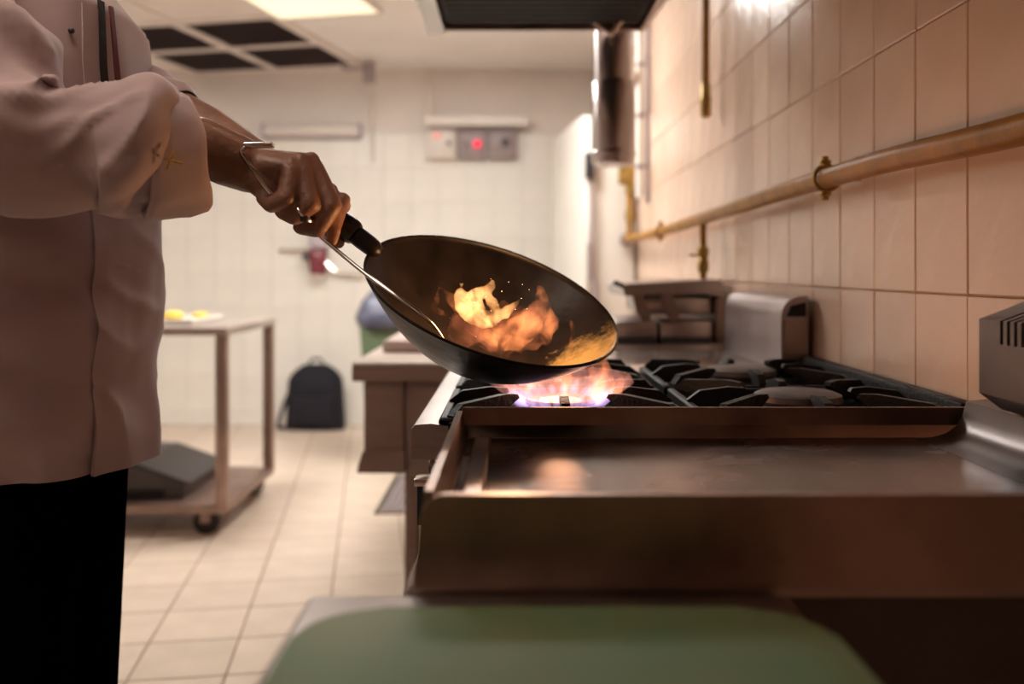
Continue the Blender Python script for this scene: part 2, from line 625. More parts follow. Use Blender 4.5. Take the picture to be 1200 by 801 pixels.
ceiling_or_fill_light(-1.09, 4.83, 'glowing square ceiling light panel in view above the hand', M_panel_dim)
ceiling_or_fill_light(-3.1, 4.5, 'added fill light panel out of view far left of the trolley', M_fill_panel_soft)  # added fill for the back of the room, not a known fixture
ceiling_or_fill_light(-1.5, 4.15, 'added fill light panel out of view above the trolley', M_fill_panel)  # added; gives the room the light the dim visible panel lacks
ceiling_or_fill_light(-0.25, 4.5, 'added fill light panel out of view above the counter', M_fill_panel_far)  # added to brighten the fridge front and far right wall
ceiling_or_fill_light(-0.78, 0.85, 'added fill light panel out of view above the person', M_fill_panel_near)  # added warm fill for the sleeve top and jacket folds
ceiling_or_fill_light(-0.3, -0.9, 'weak added fill light panel behind the viewer', M_fill_panel_low)  # added fill for the cutting board and griddle front

t = thing('ceiling_bracket', 'small dark bracket fixed where the ceiling meets the back wall', 'bracket', (-1.05, 6.3, CZ))
b = nb()
p = P(432, 84, 6.3)
box(b, p.x - .035, p.x + .045, 6.27, 6.33, CZ - .16, CZ - .02, .006)
ob('bracket_plate', b, M_plastic_g, t)
b = nb()
tube(b, [P(398, 72, 6.3), P(402, 80, 6.3), P(425, 80, 6.3)], .012, 8)
tube(b, [P(402, 80, 6.3), P(402, 62, 6.3)], .008, 8)
ob('bracket_arm', b, M_plastic_g, t)

# ------------------------------------------------------------------ fittings on the back wall
S = BY / F


def bwx(px):
    return (px - CX) * S


def bwz(py):
    return H - (py - CY) * S


t = thing('fluorescent_lamp', 'unlit pale lamp batten on the back wall above the hand', 'lamp', (bwx(366), BY, bwz(154)))
b = box(nb(), bwx(312), bwx(421), BY - .06, BY + .001, bwz(160), bwz(148), .012, 3)
ob('lamp_body', b, M_plastic_w, t)
for s in (308, 421):
    ob('end_cap', box(nb(), bwx(s), bwx(s + 4), BY - .065, BY + .001, bwz(162), bwz(146), .006), M_lilac, t)
ob('mounting_rail', box(nb(), bwx(310), bwx(423), BY - .02, BY + .001, bwz(164), bwz(160.5)), M_plastic_g, t)

t = thing('wall_canopy', 'pale narrow metal canopy above the three control boxes', 'canopy', (bwx(558), BY, bwz(145)))
b = prism(nb(), [(BY + .001, bwz(138)), (BY - .16, bwz(140)), (BY - .16, bwz(151)), (BY - .15, bwz(151)), (BY - .15, bwz(142)), (BY + .001, bwz(141))], bwx(500), bwx(618), 'x')
ob('canopy_sheet', b, M_plastic_w, t, False)
for s in (504, 612):
    b = prism(nb(), [(BY + .001, bwz(150)), (BY - .13, bwz(142)), (BY + .001, bwz(142))], bwx(s), bwx(s + 1.5), 'x')
    ob('canopy_bracket', b, M_plastic_g, t, False)


def control_box(x0, x1, y0, y1, m, label, lamp, knob, group=None):
    t = thing('control_box', label, 'box', (bwx((x0 + x1) / 2), BY, bwz((y0 + y1) / 2)))
    ob('box_body', box(nb(), bwx(x0), bwx(x1), BY - .085, BY + .001, bwz(y1), bwz(y0), .008), m, t)
    ob('box_cover', box(nb(), bwx(x0 + 3), bwx(x1 - 3), BY - .095, BY - .083, bwz(y1 - 9), bwz(y0 + 4), .004), m, t)
    if lamp:
        lx, ly, lr, lm = lamp
        ob('indicator_light', lathe(nb(), [(lr, 0), (lr, .012), (lr * .7, .02), (0, .023)], (bwx(lx), BY - .094, bwz(ly)), 16, Matrix.Rotation(pi / 2, 3, 'X')), lm, t)
    if knob:
        kx, ky, kr = knob
        ob('knob', lathe(nb(), [(kr, 0), (kr, .02), (kr * .7, .03), (0, .03)], (bwx(kx), BY - .094, bwz(ky)), 14, Matrix.Rotation(pi / 2, 3, 'X')), M_plastic_d, t)
    return t


control_box(500, 535, 153, 187, M_plastic_w, 'white control box with pale pink lamp, left of the three boxes', (513, 161, .026, M_led_p), (527, 170, .016))
control_box(536, 571, 153, 187, M_plastic_g, 'grey control box with glowing red light, middle of the three boxes', (560, 171, .03, M_led), (548, 171, .012))
control_box(573, 606, 153, 187, M_plastic_g, 'grey control box with dark knob and no lit lamp, right of the three', None, (592, 169, .03))
t = thing('cable_trunking', 'white vertical cable trunking running up from the control boxes to ceiling', 'trunking', (bwx(503), BY, bwz(138)))
ob('trunking_channel', box(nb(), bwx(498), bwx(509), BY - .03, BY + .001, bwz(137), CZ - .002, .003), M_plastic_w, t)

t = thing('soap_dispenser', 'wall dispenser with wine red reservoir and thin steel pipes below the hand', 'dispenser', (bwx(375), BY, bwz(300)))
ob('dispenser_cap', box(nb(), bwx(366), bwx(386), BY - .10, BY + .001, bwz(291), bwz(268), .015, 3), M_lilac, t)
ob('reservoir', lathe(nb(), [(.0, -.14), (.05, -.135), (.062, -.1), (.062, .02), (.05, .04), (0, .045)], (bwx(375), BY - .068, bwz(299)), 20), M_red, t)
ob('drip_cup', lathe(nb(), [(.0, -.06), (.03, -.055), (.05, 0), (0, 0.001)], (bwx(375), BY - .066, bwz(318)), 20), M_plastic_w, t)
ob('knob', lathe(nb(), [(.026, 0), (.026, .03), (0, .034)], (bwx(361), BY - .05, bwz(301)), 14, Matrix.Rotation(pi / 2, 3, 'X')), M_plastic_d, t)
b = nb()
tube(b, [V((bwx(328), BY - .03, bwz(293))), V((bwx(364), BY - .03, bwz(294)))], .012, 8)
tube(b, crom([V((bwx(384), BY - .05, bwz(308))), V((bwx(391), BY - .05, bwz(315))), V((bwx(400), BY - .05, bwz(320))), V((bwx(428), BY - .05, bwz(322)))], 4), .012, 8)
tube(b, [V((bwx(361), BY - .05, bwz(301))), V((bwx(361), BY + .001, bwz(301)))], .01, 8)
ob('dispenser_pipe', b, M_steel_l, t)
t = thing('wall_pipe', 'faint white pipe running up the back wall beside the lamp batten', 'pipe', (bwx(437), BY, bwz(190)))
b = nb()
tube(b, [V((bwx(437), BY - .014, bwz(190))), V((bwx(437), BY - .014, CZ - .17))], .014, 10)
ob('pipe_run', b, M_plastic_w, t)

# backpack
t = thing('backpack', 'dark navy backpack standing on the floor against the back wall', 'backpack', (bwx(370), BY - .15, 0))
Yb = 6.45
xc = (370 - CX) * Yb / F
rings = []
hh = 0.445
for k in range(15):
    f = k / 14
    z = 0.002 + hh * f
    wv = 0.205 * (1 - 0.12 * f) * (1 - max(0, (f - .72) / .28) ** 2.2 * .55)
    d = 0.10 * (1 - max(0, (f - .6) / .4) ** 2 * .55)
    ring = []
    for j in range(28):
        a = 2 * pi * j / 28
        ca, sa = math.cos(a), math.sin(a)
        ring.append(V((xc + wv * math.copysign(abs(ca) ** .6, ca), Yb + d * math.copysign(abs(sa) ** .6, sa), z)))
    rings.append(ring)
b = nb()
loft(b, rings)
ob('bag_body', b, M_navy, t)
b = box(nb(), xc - .14, xc + .14, Yb - .135, Yb - .08, .03, .24, .03, 3)
ob('front_pocket', b, M_navy, t)
b = nb()
tube(b, crom([V((xc - .05, Yb + .02, hh - .01)), V((xc - .03, Yb + .02, hh + .035)), V((xc + .03, Yb + .02, hh + .035)), V((xc + .05, Yb + .02, hh - .01))], 5), .008, 8)
ob('carry_loop', b, M_navy, t)
b = nb()
tube(b, crom([V((xc - .19, Yb + .03, .25)), V((xc - .235, Yb, .12)), V((xc - .25, Yb - .04, .02)), V((xc - .2, Yb - .06, .012))], 5), .014, 8)
ob('strap', b, M_navy, t)

# ------------------------------------------------------------------ trolley at the left
TY0, TY1, TX1, TX0 = 3.83, 4.62, -1.19, -2.35
TZ = 0.865
t = thing('trolley', 'steel table trolley with lower shelf and casters behind the person', 'trolley', ((TX0 + TX1) / 2, (TY0 + TY1) / 2, 0))
ob('tabletop', box(nb(), TX0, TX1, TY0, TY1, TZ - .035, TZ, .004), M_table_top, t)
for (x, y) in ((TX1 - .03, TY0 + .03), (TX1 - .03, TY1 - .03), (TX0 + .03, TY0 + .03), (TX0 + .03, TY1 - .03)):
    lg = ob('leg', box(nb(), x - .023, x + .023, y - .023, y + .023, .10, TZ - .034, .003), M_table, t)
ob('shelf', box(nb(), TX0 + .01, TX1 - .01, TY0 + .01, TY1 - .01, .09, .125, .004), M_table, t)
for (x, y) in ((TX1 - .10, TY0 + .05), (TX1 - .10, TY1 - .06), (TX0 + .10, TY0 + .05), (TX0 + .10, TY1 - .06)):
    b = nb()
    for s in (-1, 1):
        box(b, x - .02, x + .02, y + s * .024 - .002, y + s * .024 + .002, .05, .091)
    box(b, x - .02, x + .02, y - .026, y + .026, .086, .0915)
    ca = ob('caster', b, M_table, t)
    ob('caster_wheel', lathe(nb(), [(.046, -.02), (.054, -.015), (.054, .015), (.046, .02)], (x, y, .054), 24, Matrix.Rotation(pi / 2, 3, 'X')), M_rubber, ca)

t = thing('storage_box', 'low dark plastic box with lid lying on the trolley shelf', 'box', (-1.75, 4.15, .125))
b = prism(nb(), [(-2.2, .125), (-1.42, .125), (-1.40, .19), (-1.62,   .265), (-2.2, .265)], 3.95, 4.4, 'y')
ob('box_body', b, mat('charcoal plastic', (.075, .06, .06), .5), t, False)
ob('box_lid', prism(nb(), [(-2.22, .267), (-1.615, .267), (-1.385, .189), (-1.38, .20), (-1.61, .282), (-2.22, .282)], 3.93, 4.42, 'y'), M_plastic_d, t, False)
ob('box_slot', box(nb(), -2.1, -1.5, 3.935, 3.951, .13, .165), M_dark, t)
t = thing('serving_tray', 'white tray lying on the trolley top beside the jacket', 'tray', (-1.6, 4.2, TZ))
b = nb()
box(b, -1.75, -1.40, 4.0, 4.45, TZ, TZ + .008, .002)
for (a0, a1, b0, b1) in ((-1.75, -1.74, 4.0, 4.45), (-1.41, -1.40, 4.0, 4.45), (-1.75, -1.40, 4.0, 4.01), (-1.75, -1.40, 4.44, 4.45)):
    box(b, a0, a1, b0, b1, TZ, TZ + .025, .002)
ob('tray_shell', b, M_white, t)
for k, (x, y, sx, lab) in enumerate(((-1.66, 4.1, .06, 'yellow piece of food in the white tray, leftmost and largest'), (-1.55, 4.2, .038, 'yellow piece of food in the tray, middle one'), (-1.46, 4.3, .03, 'small pale yellow piece of food in the tray, rightmost'))):
    t = thing('food_piece', lab, 'food', (x, y, TZ + .008), 'food pieces in the tray')
    b = nb()
    bmesh.ops.create_icosphere(b, subdivisions=2, radius=sx, matrix=Matrix.Translation((x, y, TZ + .008 + sx * .6)) @ Matrix.Diagonal((1.3, 1, .6, 1)))
    ob('food_flesh', b, M_yfood, t)

# floor grate
t = thing('floor_grate', 'grey slatted drain grate set in the floor beside the counter', 'grate', (-.45, 4.55, 0))
gx0, gx1, gy0, gy1 = -.635, -.25, 4.18, 4.97
b = nb()
for (a0, a1, b0, b1) in ((gx0, gx1, gy0, gy0 + .02), (gx0, gx1, gy1 - .02, gy1), (gx0, gx0 + .02, gy0, gy1), (gx1 - .02, gx1, gy0, gy1)):
    box(b, a0, a1, b0, b1, .0005, .008)
ob('grate_frame', b, M_steel_d, t, False)
ob('grate_pit', box(nb(), gx0 + .01, gx1 - .01, gy0 + .01, gy1 - .01, .0003, .0015), M_dark, t, False)
for k in range(12):
    x = gx0 + .035 + k * .0288
    o = ob('slat', box(nb(), x - .009, x + .009, gy0 + .02, gy1 - .02, .0012, .0075), M_plastic_g, t, False)

# bin
t = thing('waste_bin', 'green waste bin lined with a blue grey bag behind the counter', 'bin', (-.70, 5.35, 0))
xb = (462 - CX) * 5.35 / F
rings = []
for f, z in ((0, .002), (.5, .45), (1, .86)):
    hw = .13 + .05 * f
    rings.append([V((xb + sx * hw, 5.35 + sy * hw, z)) for sx, sy in ((-1, -1), (1, -1), (1, 1), (-1, 1))])
b = nb()
loft(b, rings)
bmesh.ops.bevel(b, geom=list(b.edges), offset=.02, segments=2, profile=.5, affect='EDGES')
ob('bin_body', b, M_bin, t)
rings = []
for k in range(9):
    f = k / 8
    z = .78 + .2 * f
    hw = .195 + .012 * math.sin(f * 7) - (.07 * max(0, f - .7) / .3)
    ring = []
    for j in range(32):
        a = 2 * pi * j / 32
        ca, sa = math.cos(a), math.sin(a)
        q = 1 + .05 * noise.noise(V((ca * 3, sa * 3, f * 4)))
        ring.append(V((xb + hw * q * math.copysign(abs(ca) ** .5, ca), 5.35 + hw * q * math.copysign(abs(sa) ** .5, sa), z + .015 * noise.noise(V((ca * 2, sa * 2, 5))))))
    rings.append(ring)
b = nb()
loft(b, rings, (False, True))
ob('bin_bag', b, M_bag, t)
b = nb()
capsule_chain(b, [V((xb - .12, 5.30, .955)), V((xb - .10, 5.31, 1.0))], [.03, .006])
ob('bag_knot', b, M_bag, t)

# ------------------------------------------------------------------ counter behind the range
t = thing('work_counter', 'brown work counter with pale top and drawer box behind the range', 'counter', (0.1, 3.5, 0))
cy0, cy1, cx0, cx1 = 2.81, 4.2, -.495, .655
ob('countertop', box(nb(), cx0, cx1, cy0, cy1, .813, .82, .002), M_wood_top, t)
ob('counter_edge', box(nb(), cx0, cx1, cy0 - .001, cy1, .763, .8125, .006), M_wood, t)
ob('drawer_box', box(nb(), -.461, -.34, cy0 + .02, cy1 - .03, .49, .762, .003), M_wood, t)
ob('drawer_box', box(nb(), -.336, .64, cy0 + .03, cy1 - .03, .47, .762, .003), M_wood, t)
ob('drawer_lip', prism(nb(), [(-.462, .55), (-.478, .505), (-.48, .483), (-.336, .483), (-.336, .55)], cy0 + .01, cy0 + .4, 'y'), M_wood, t, False)
for (x, y) in ((-.315, cy0 + .06), (-.315, cy1 - .06), (.62, cy0 + .06), (.62, cy1 - .06)):
    ob('leg', box(nb(), x - .023, x + .023, y - .023, y + .023, 0, .475, .003), M_wood, t)
t = thing('chopping_board', 'thick pale chopping board lying on the brown counter top', 'board', (-.28, 3.35, .82))
ob('board_slab', box(nb(), -.45, -.12, 3.15, 3.6, .82, .862, .008), mat('pinkish board', (.55, .42, .38), .5), t)

# contact grill on the counter, at the wall
t = thing('contact_grill', 'double stainless contact grill with raised lid on the counter by the wall', 'grill', (.49, 3.05, .82))
gy = 2.85
ob('grill_base', box(nb(), .30, .65, gy, gy + .55, .82, .875, .006), M_steel, t)
for (a, bq) in ((.31, .44), (.45, .61)):
    ob('lower_plate', box(nb(), a, bq, gy + .005, gy + .42, .876, .945, .008), M_steel, t)
    ob('plate_trim', box(nb(), a + .004, bq - .004, gy - .004, gy + .006, .876, .895), M_plastic_d, t)
ob('rear_column', box(nb(), .625, .655, gy + .02, gy + .5, .876, 1.02, .004), M_steel_d, t)
b = prism(nb(), [(.345, 1.02), (.335, 1.045), (.345, 1.058), (.56, 1.07), (.64, 1.072), (.655, 1.05), (.655, 1.02), (.58, 1.028), (.42, 1.028)], gy + .02, gy + .5, 'y')
ob('grill_lid', b, M_steel, t, False)
for x in (.365, .455):
    b = prism(nb(), [(x, 1.025), (x + .035, 1.025), (x + .06, .95), (x + .035, .945), (x + .015, .97)], gy + .03, gy + .06, 'y')
    ob('lid_bracket', b, M_steel_d, t, False)
ob('lid_underside', box(nb(), .40, .62, gy + .05, gy + .48, .96, 1.02, .01), M_steel, t)
b = nb()
capsule_chain(b, [V((.315, gy + .03, 1.062)), V((.345, gy + .04, 1.05))], [.009, .006])
ob('lid_knob', b, M_plastic_d, t)

# ------------------------------------------------------------------ flue unit beyond the range
FY0, FY1 = 2.055, 2.615
t = thing('side_unit', 'stainless unit with rounded flue casing standing beyond the range at the wall', 'appliance', (.26, 2.33, 0))
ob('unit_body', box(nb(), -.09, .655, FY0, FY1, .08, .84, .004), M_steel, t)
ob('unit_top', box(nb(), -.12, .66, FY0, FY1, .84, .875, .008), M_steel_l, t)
xl = .594
prof = [(xl, .876)]
prof += [(xl + .046 - .046 * math.cos(a), .997 + .046 * math.sin(a)) for a in [k * pi / 2 / 8 for k in range(9)]]
prof += [(.655, 1.043), (.655, .876)]
ob('flue_casing', prism(nb(), prof, FY0 + .006, FY1, 'y'), mat('dull flue steel', (.36, .31, .31), .36, 1.0, var=.1), t, True, 30)
inner = [(xl + .006, .88), (xl + .006, .99), (.648, .99), (.648, .88)]
ob('flue_end', prism(nb(), inner, FY0 + .001, FY0 + .012, 'y'), M_steel_d, t, False)
ob('flue_slot', prism(nb(), [(xl + .012, .998), (xl + .022, 1.022), (.648, 1.03), (.648, .998)], FY0 + .0005, FY0 + .012, 'y'), M_dark, t, False)
for (x, y) in ((-.05, FY0 + .05), (-.05, FY1 - .05), (.62, FY0 + .05), (.62, FY1 - .05)):
    ob('foot', lathe(nb(), [(.02, 0), (.024, .03), (.018, .082)], (x, y, 0), 12), M_steel_d, t)

# ------------------------------------------------------------------ the range
RY0, RY1 = 1.307, 2.05
t = thing('gas_range', 'four burner gas range with black top and steel front rail under the wok', 'range', (.26, 1.68, 0))
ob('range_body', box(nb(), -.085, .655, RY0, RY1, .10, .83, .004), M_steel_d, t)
b = nb()
box(b, -.095, .655, RY0, RY1, .83, .862, .004)
ob('range_top', b, M_enamel, t)
b = prism(nb(), [(-.146, .836), (-.143, .833), (-.094, .833), (-.094, .880), (-.118, .884), (-.141, .882), (-.146, .876)], RY0, RY1, 'y')
ob('front_rail', b, M_steel, t, True, 30)
ob('back_rail', box(nb(), .635, .66, RY0 + .01, RY1, .862, .912, .004), M_iron, t)
ob('side_rim', box(nb(), -.094, .655, RY0, RY0 + .012, .862, .885, .003), M_enamel, t)
ob('control_panel', prism(nb(), [(-.085, .70), (-.105, .70), (-.12, .83), (-.085, .83)], RY0 + .002, RY1 - .002, 'y'), M_steel_d, t, False)
for k in range(5):
    y = RY0 + .10 + k * .135
    ob('control_knob', lathe(nb(), [(.024, 0), (.024, .006), (.018, .008), (.016, .028), (0, .03)], (-.113, y, .77), 18, Matrix.Rotation(-pi / 2 - .1, 3, 'Y')), M_plastic_d, t)
dr = ob('oven_door', box(nb(), -.11, -.086, RY0 + .03, RY1 - .03, .16, .69, .006), M_enamel, t)
b = nb()
tube(b, [V((-.145, RY0 + .07, .64)), V((-.145, RY1 - .07, .64))], .011, 12)
for y in (RY0 + .1, RY1 - .1):
    tube(b, [V((-.145, y, .64)), V((-.109, y, .64))], .008, 8)
ob('door_handle', b, M_steel_l, dr)
ob('rail_bracket', box(nb(), -.142, -.115, RY0 - .001, RY0 + .03, .795, .806, .002), M_steel_l, t)
ob('rail_bracket_stem', box(nb(), -.138, -.119, RY0, RY0 + .028, .74, .796, .002), M_navy, t)
for (x, y) in ((-.05, RY0 + .06), (-.05, RY1 - .06), (.62, RY0 + .06), (.62, RY1 - .06)):
    ob('foot', lathe(nb(), [(.022, 0), (.026, .03), (.02, .101)], (x, y, 0), 12), M_steel_d, t)
BURN = [(.074, 1.487, 'lit'), (.455, 1.487, 'near right'), (.074, 1.86, 'far left'), (.455, 1.86, 'far right')]
for (x, y, s) in BURN:
    bo = ob('burner', lathe(nb(), [(.085, .862), (.085, .866), (.060, .868), (.050, .872), (.048, .882), (.054, .886), (0, .886)], (x, y, 0), 36), M_cap, t)
    ob('burner_cap', lathe(nb(), [(.056, .887), (.058, .890), (.056, .895), (.045, .898), (0, .899)] if s == 'lit' else
                           [(.066, .887), (.070, .893), (.068, .902), (.056, .907), (0, .908)], (x, y, 0), 36), M_cap, bo)
labels = {'lit': 'black cast iron pan support around the lit burner under the wok',
          'near right': 'black cast iron pan support on the near right burner by the wall',
          'far left': 'black cast iron pan support on the far burner behind the wok',
          'far right': 'black cast iron pan support on the far burner beside the flue casing'}
for (x, y, s) in BURN:
    g = thing('pan_support', labels[s], 'pan support', (x, y, .862), 'cast iron pan supports')
    hx, hy = .182, .172
    b = nb()
    for (a0, a1, b0, b1) in ((-hx, hx, -hy, -hy + .014), (-hx, hx, hy - .014, hy), (-hx, -hx + .014, -hy, hy), (hx - .014, hx, -hy, hy)):
        box(b, x + a0, x + a1, y + b0, y + b1, .872, .890, .003, 1)
    for sx in (-1, 1):
        for sy in (-1, 1):
            box(b, x + sx * (hx - .008) - .008, x + sx * (hx - .008) + .008, y + sy * (hy - .008) - .008, y + sy * (hy - .008) + .008, .862, .876)
    ob('support_frame', b, M_iron, g)
    for k in range(8):
        a = k * pi / 4
        diag = k % 2
        ro = (hx - .004) if k % 4 == 0 else (hy - .004 if not diag else .235)
        ri = .082 if not diag else .10
        prf = [(ro, .874), (ro, .893), (ro - .02, .908), (ri + .03, .914), (ri + .004, .912), (ri, .906), (ri + .025, .893), (ri + .045, .878)]
        bb = nb()
        wd = .0065
        prism(bb, prf, -wd, wd, 'y')
        bmesh.ops.transform(bb, matrix=Matrix.Translation((x, y, 0)) @ Matrix.Rotation(a, 4, 'Z'), verts=bb.verts)
        ob('support_finger', bb, M_iron, g, False)

# ------------------------------------------------------------------ burner flame
M_jet = flame_mat('gas jet flame', (0.62, 0.45, 1.0), (1.0, 0.36, 0.24), 28.0, 60, .25, .6, .35, axis=(.0, .034))
M_tongue = flame_mat('orange gas flame', (1.0, 0.30, 0.16), (1.0, 0.26, 0.06), 42.0, 28, .38, .62, .12)
M_veil = flame_mat('pink gas glow', (1.0, 0.42, 0.40), (1.0, 0.33, 0.16), 10.0, 30, .36, .66, .15)


def lick(o, strength, size):
    tx = bpy.data.textures.get('lick') or bpy.data.textures.new('lick', 'CLOUDS')
    tx.noise_scale = size
    d_ = o.modifiers.new('lick', 'DISPLACE')
    d_.texture = tx
    d_.texture_coords = 'GLOBAL'
    d_.strength = strength
    d_.mid_level = .5


def flame_tongue(pts, rad, vox=.003):
    b = nb()
    pp = crom(pts, 5)
    rr = lerp_list(rad, 5)
    capsule_chain(b, pp, rr)
    return b


bx, by = BURN[0][0], BURN[0][1]
t = thing('burner_flame', 'pink and orange gas flame ring burning under the wok', 'flame', (bx, by, .886))
jet = nb()
rings = []
for k in range(11):
    f = k / 10
    r = .0088 * (math.sin(min(1, f * 1.25 + .12) * pi) ** .7) * (1 - f * .35) + .0006
    c = V((.052 + .050 * f ** .85, 0, .002 + .034 * f ** 1.25))
    rings.append([c + V((-.45 * r * math.cos(q) * .6, r * math.sin(q), r * math.cos(q))) for q in [2 * pi * j / 10 for j in range(10)]])
loft(jet, rings)
jm = bpy.data.meshes.new('flame_jet')
bmesh.ops.recalc_face_normals(jet, faces=jet.faces)
jet.to_mesh(jm)
jet.free()
jm.materials.append(M_jet)
for k in range(26):
    a = 2 * pi * k / 26
    o = shared('flame_jet', jm, (0, 0, 0), t, (0, 0, a))
    o.scale = (random.uniform(.92, 1.12), 1, random.uniform(.85, 1.35))
TG = [([P(700, 462, 1.47), P(705, 445, 1.47), P(703, 432, 1.48), P(712, 424, 1.49)], [.016, .022, .016, .004]),
      ([P(722, 458, 1.46), P(727, 447, 1.46), P(733, 436, 1.46)], [.010, .009, .003]),
      ([P(600, 455, 1.45), P(595, 442, 1.44), P(604, 432, 1.43), P(626, 436, 1.43)], [.009, .011, .009, .003]),
      ([P(588, 436, 1.42), P(587, 428, 1.42), P(588, 418, 1.42)], [.005, .007, .0025]),
      ([P(655, 455, 1.42), P(662, 446, 1.42), P(668, 436, 1.43)], [.014, .012, .004]),
      ([P(625, 458, 1.42), P(628, 448, 1.42), P(640, 440, 1.42)], [.012, .011, .004])]
for pts, rad in TG:
    o = ob('flame_tongue', flame_tongue(pts, rad), M_tongue, t)
    remesh(o, .0022, 4)
    lick(o, .014, .018)
b = nb()
lathe(b, [(.045, .888), (.085, .898), (.118, .922), (.112, .934), (.09, .938), (.05, .936), (.03, .915)], (bx, by, 0), 40)
ob('flame_glow', b, M_veil, t)
lt = bpy.data.lights.new('burner_flame_light', 'POINT')
lt.energy = FLAME_LAMP * .35
lt.color = (1.0, .5, .28)
lt.shadow_soft_size = .05
lo = bpy.data.objects.new('burner_flame_light', lt)
lo.location = (0, 0, .03)
lo.parent = t
C.objects.link(lo)

# ------------------------------------------------------------------ the wok
WC = P(578, 346, 1.40)
WR = 0.1965
roll = math.radians(19)
d_ax = V((math.cos(roll), 0, -math.sin(roll)))
u_ax = V((math.sin(roll), 0, math.cos(roll)))
tl = .37
n_ax = (u_ax * math.sqrt(1 - tl * tl) + V((0, -tl, 0))).normalized()
e_ax = n_ax.cross(d_ax).normalized()
WM = Matrix((d_ax, e_ax, n_ax)).transposed()       # columns d, e, n


def wp(a, b_, c):
    """point in the wok's own frame"""
    return WC + WM @ V((a, b_, c))


t = thing('wok', 'black carbon steel wok tilted over the flame with food burning inside', 'wok', tuple(WC))
t.rotation_euler = WM.to_euler()
bpy.context.view_layer.update()
dep = .118
out, inn = [], []
for k in range(22):
    f = k / 21
    r = WR * math.sin(f * pi / 2 * .93) / math.sin(pi / 2 * .93)
    z = -dep * (1 - (r / WR) ** 2.15)
    inn.append((r, z))
prof = [(r + .0012 * (r / WR), z - .0025) for r, z in inn]
rim = [(WR + .0035, .0), (WR + .003, .0022), (WR + .0005, .003), (WR - .002, .0015)]
full = prof + rim + list(reversed(inn[:-1]))


def wok_ob(name, bm, m, parent, smooth=True, angle=40):
    # geometry is given in the wok's own frame
    me = bpy.data.meshes.new(name)
    bmesh.ops.recalc_face_normals(bm, faces=bm.faces)
    bm.to_mesh(me)
    bm.free()
    me.materials.append(m)
    me.shade_smooth()
    me.set_sharp_from_angle(angle=math.radians(angle))
    o = bpy.data.objects.new(name, me)
    C.objects.link(o)
    o.parent = parent
    return o


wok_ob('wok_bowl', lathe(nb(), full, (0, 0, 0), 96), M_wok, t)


def wl(p):
    return WM.transposed() @ (V(p) - WC)


h0 = P(445, 296, 1.392)
hA = P(434, 288.0, 1.388)
hB = P(417, 275, 1.385)
hE = P(338, 214, 1.40)
b = nb()
pth = [wl(h0), wl(hA), wl(hB)]
tube(b, crom(pth, 4), [.0085, .0125, .0150, .0160, .0165, .0168, .017, .017, .0165], 18, flat=.85)
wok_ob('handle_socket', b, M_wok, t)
b = nb()
gp = [hB + (hE - hB) * f for f in (0, .05, .12, .25, .45, .8, 1)]
tube(b, [wl(p) for p in gp], [.0165, .0195, .020, .0185, .0175, .0175, .015], 18)
wok_ob('handle_grip', b, M_grip, t)
# ------------------------------------------------------------------ fire in the wok
M_fire = flame_mat('bright fire', (1.0, 0.36, 0.09), (1.0, 0.50, 0.19), 125.0, 42, .34, .62, .12)
M_fire2 = flame_mat('orange fire', (1.0, 0.22, 0.06), (1.0, 0.34, 0.10), 34.0, 38, .40, .68, .06)
M_haze = flame_mat('fire glow in the oil vapour', (1.0, 0.20, 0.08), (1.0, 0.30, 0.12), 11.0, 30, .42, .66, .05)
t = thing('wok_fire', 'bright yellow orange fire leaping inside the tilted wok', 'flame', tuple(P(580, 385, 1.40)))
YF = 1.39
BR = [([P(541, 330, YF), P(541, 345, YF), P(547, 362, YF), P(552, 376, YF)], [.0025, .010, .015, .007]),
      ([P(546, 352, YF), P(556, 345, YF), P(570, 342, YF), P(577, 332, YF), P(574, 325, YF)], [.012, .010, .008, .006, .0022]),
      ([P(548, 364, YF), P(562, 372, YF), P(576, 374, YF), P(590, 368, YF), P(602, 358, YF), P(611, 349, YF)], [.015, .013, .012, .008, .006, .002]),
      ([P(570, 342, YF), P(578, 356, YF), P(582, 366, YF)], [.008, .008, .008]),
      ([P(558, 346, YF), P(560, 358, YF), P(562, 370, YF)], [.008, .008, .009])]
b = nb()
for pts, rad in BR:
    capsule_chain(b, crom(pts, 5), lerp_list(rad, 5))
o = ob('bright_flame', b, M_fire, t)
remesh(o, .0016, 4)
lick(o, .016, .014)
OR = [([P(515, 336, YF), P(511, 350, YF), P(508, 360, YF), P(526, 372, YF - .02), P(545, 385, YF - .06), P(560, 396, YF - .10)], [.004, .005, .003, .003, .003, .0015]),
      ([P(517, 337, YF), P(528, 348, YF), P(536, 360, YF), P(534, 364, YF)], [.004, .007, .006, .003]),
      ([P(628, 360, YF), P(620, 378, YF), P(600, 392, YF), P(575, 392, YF)], [.010, .022, .024, .012]),
      ([P(632, 338, YF + .03), P(634, 348, YF + .03), P(638, 362, YF + .03), P(646, 378, YF + .02), P(640, 396, YF)], [.006, .009, .010, .012, .010]),
      ([P(560, 386, YF), P(580, 398, YF), P(606, 402, YF)], [.010, .013, .012]),
      ([P(670, 378, YF), P(671, 390, YF), P(669, 402, YF)], [.004, .006, .005])]
for pts, rad in OR:
    o = ob('orange_flame', flame_tongue(pts, rad), M_fire2, t)
    remesh(o, .0020, 4)
    lick(o, .016, .018)
b = nb()
capsule_chain(b, [P(545, 385, YF), P(590, 385, YF), P(635, 380, YF)], [.03, .04, .028])
o = ob('fire_glow', b, M_haze, t)
remesh(o, .004, 4)
lick(o, .04, .03)
b = nb()
for _ in range(9):
    q = P(random.uniform(540, 640), random.uniform(318, 372), YF + random.uniform(-.03, .03))
    bmesh.ops.create_icosphere(b, subdivisions=1, radius=random.uniform(.0004, .0008), matrix=Matrix.Translation(q))
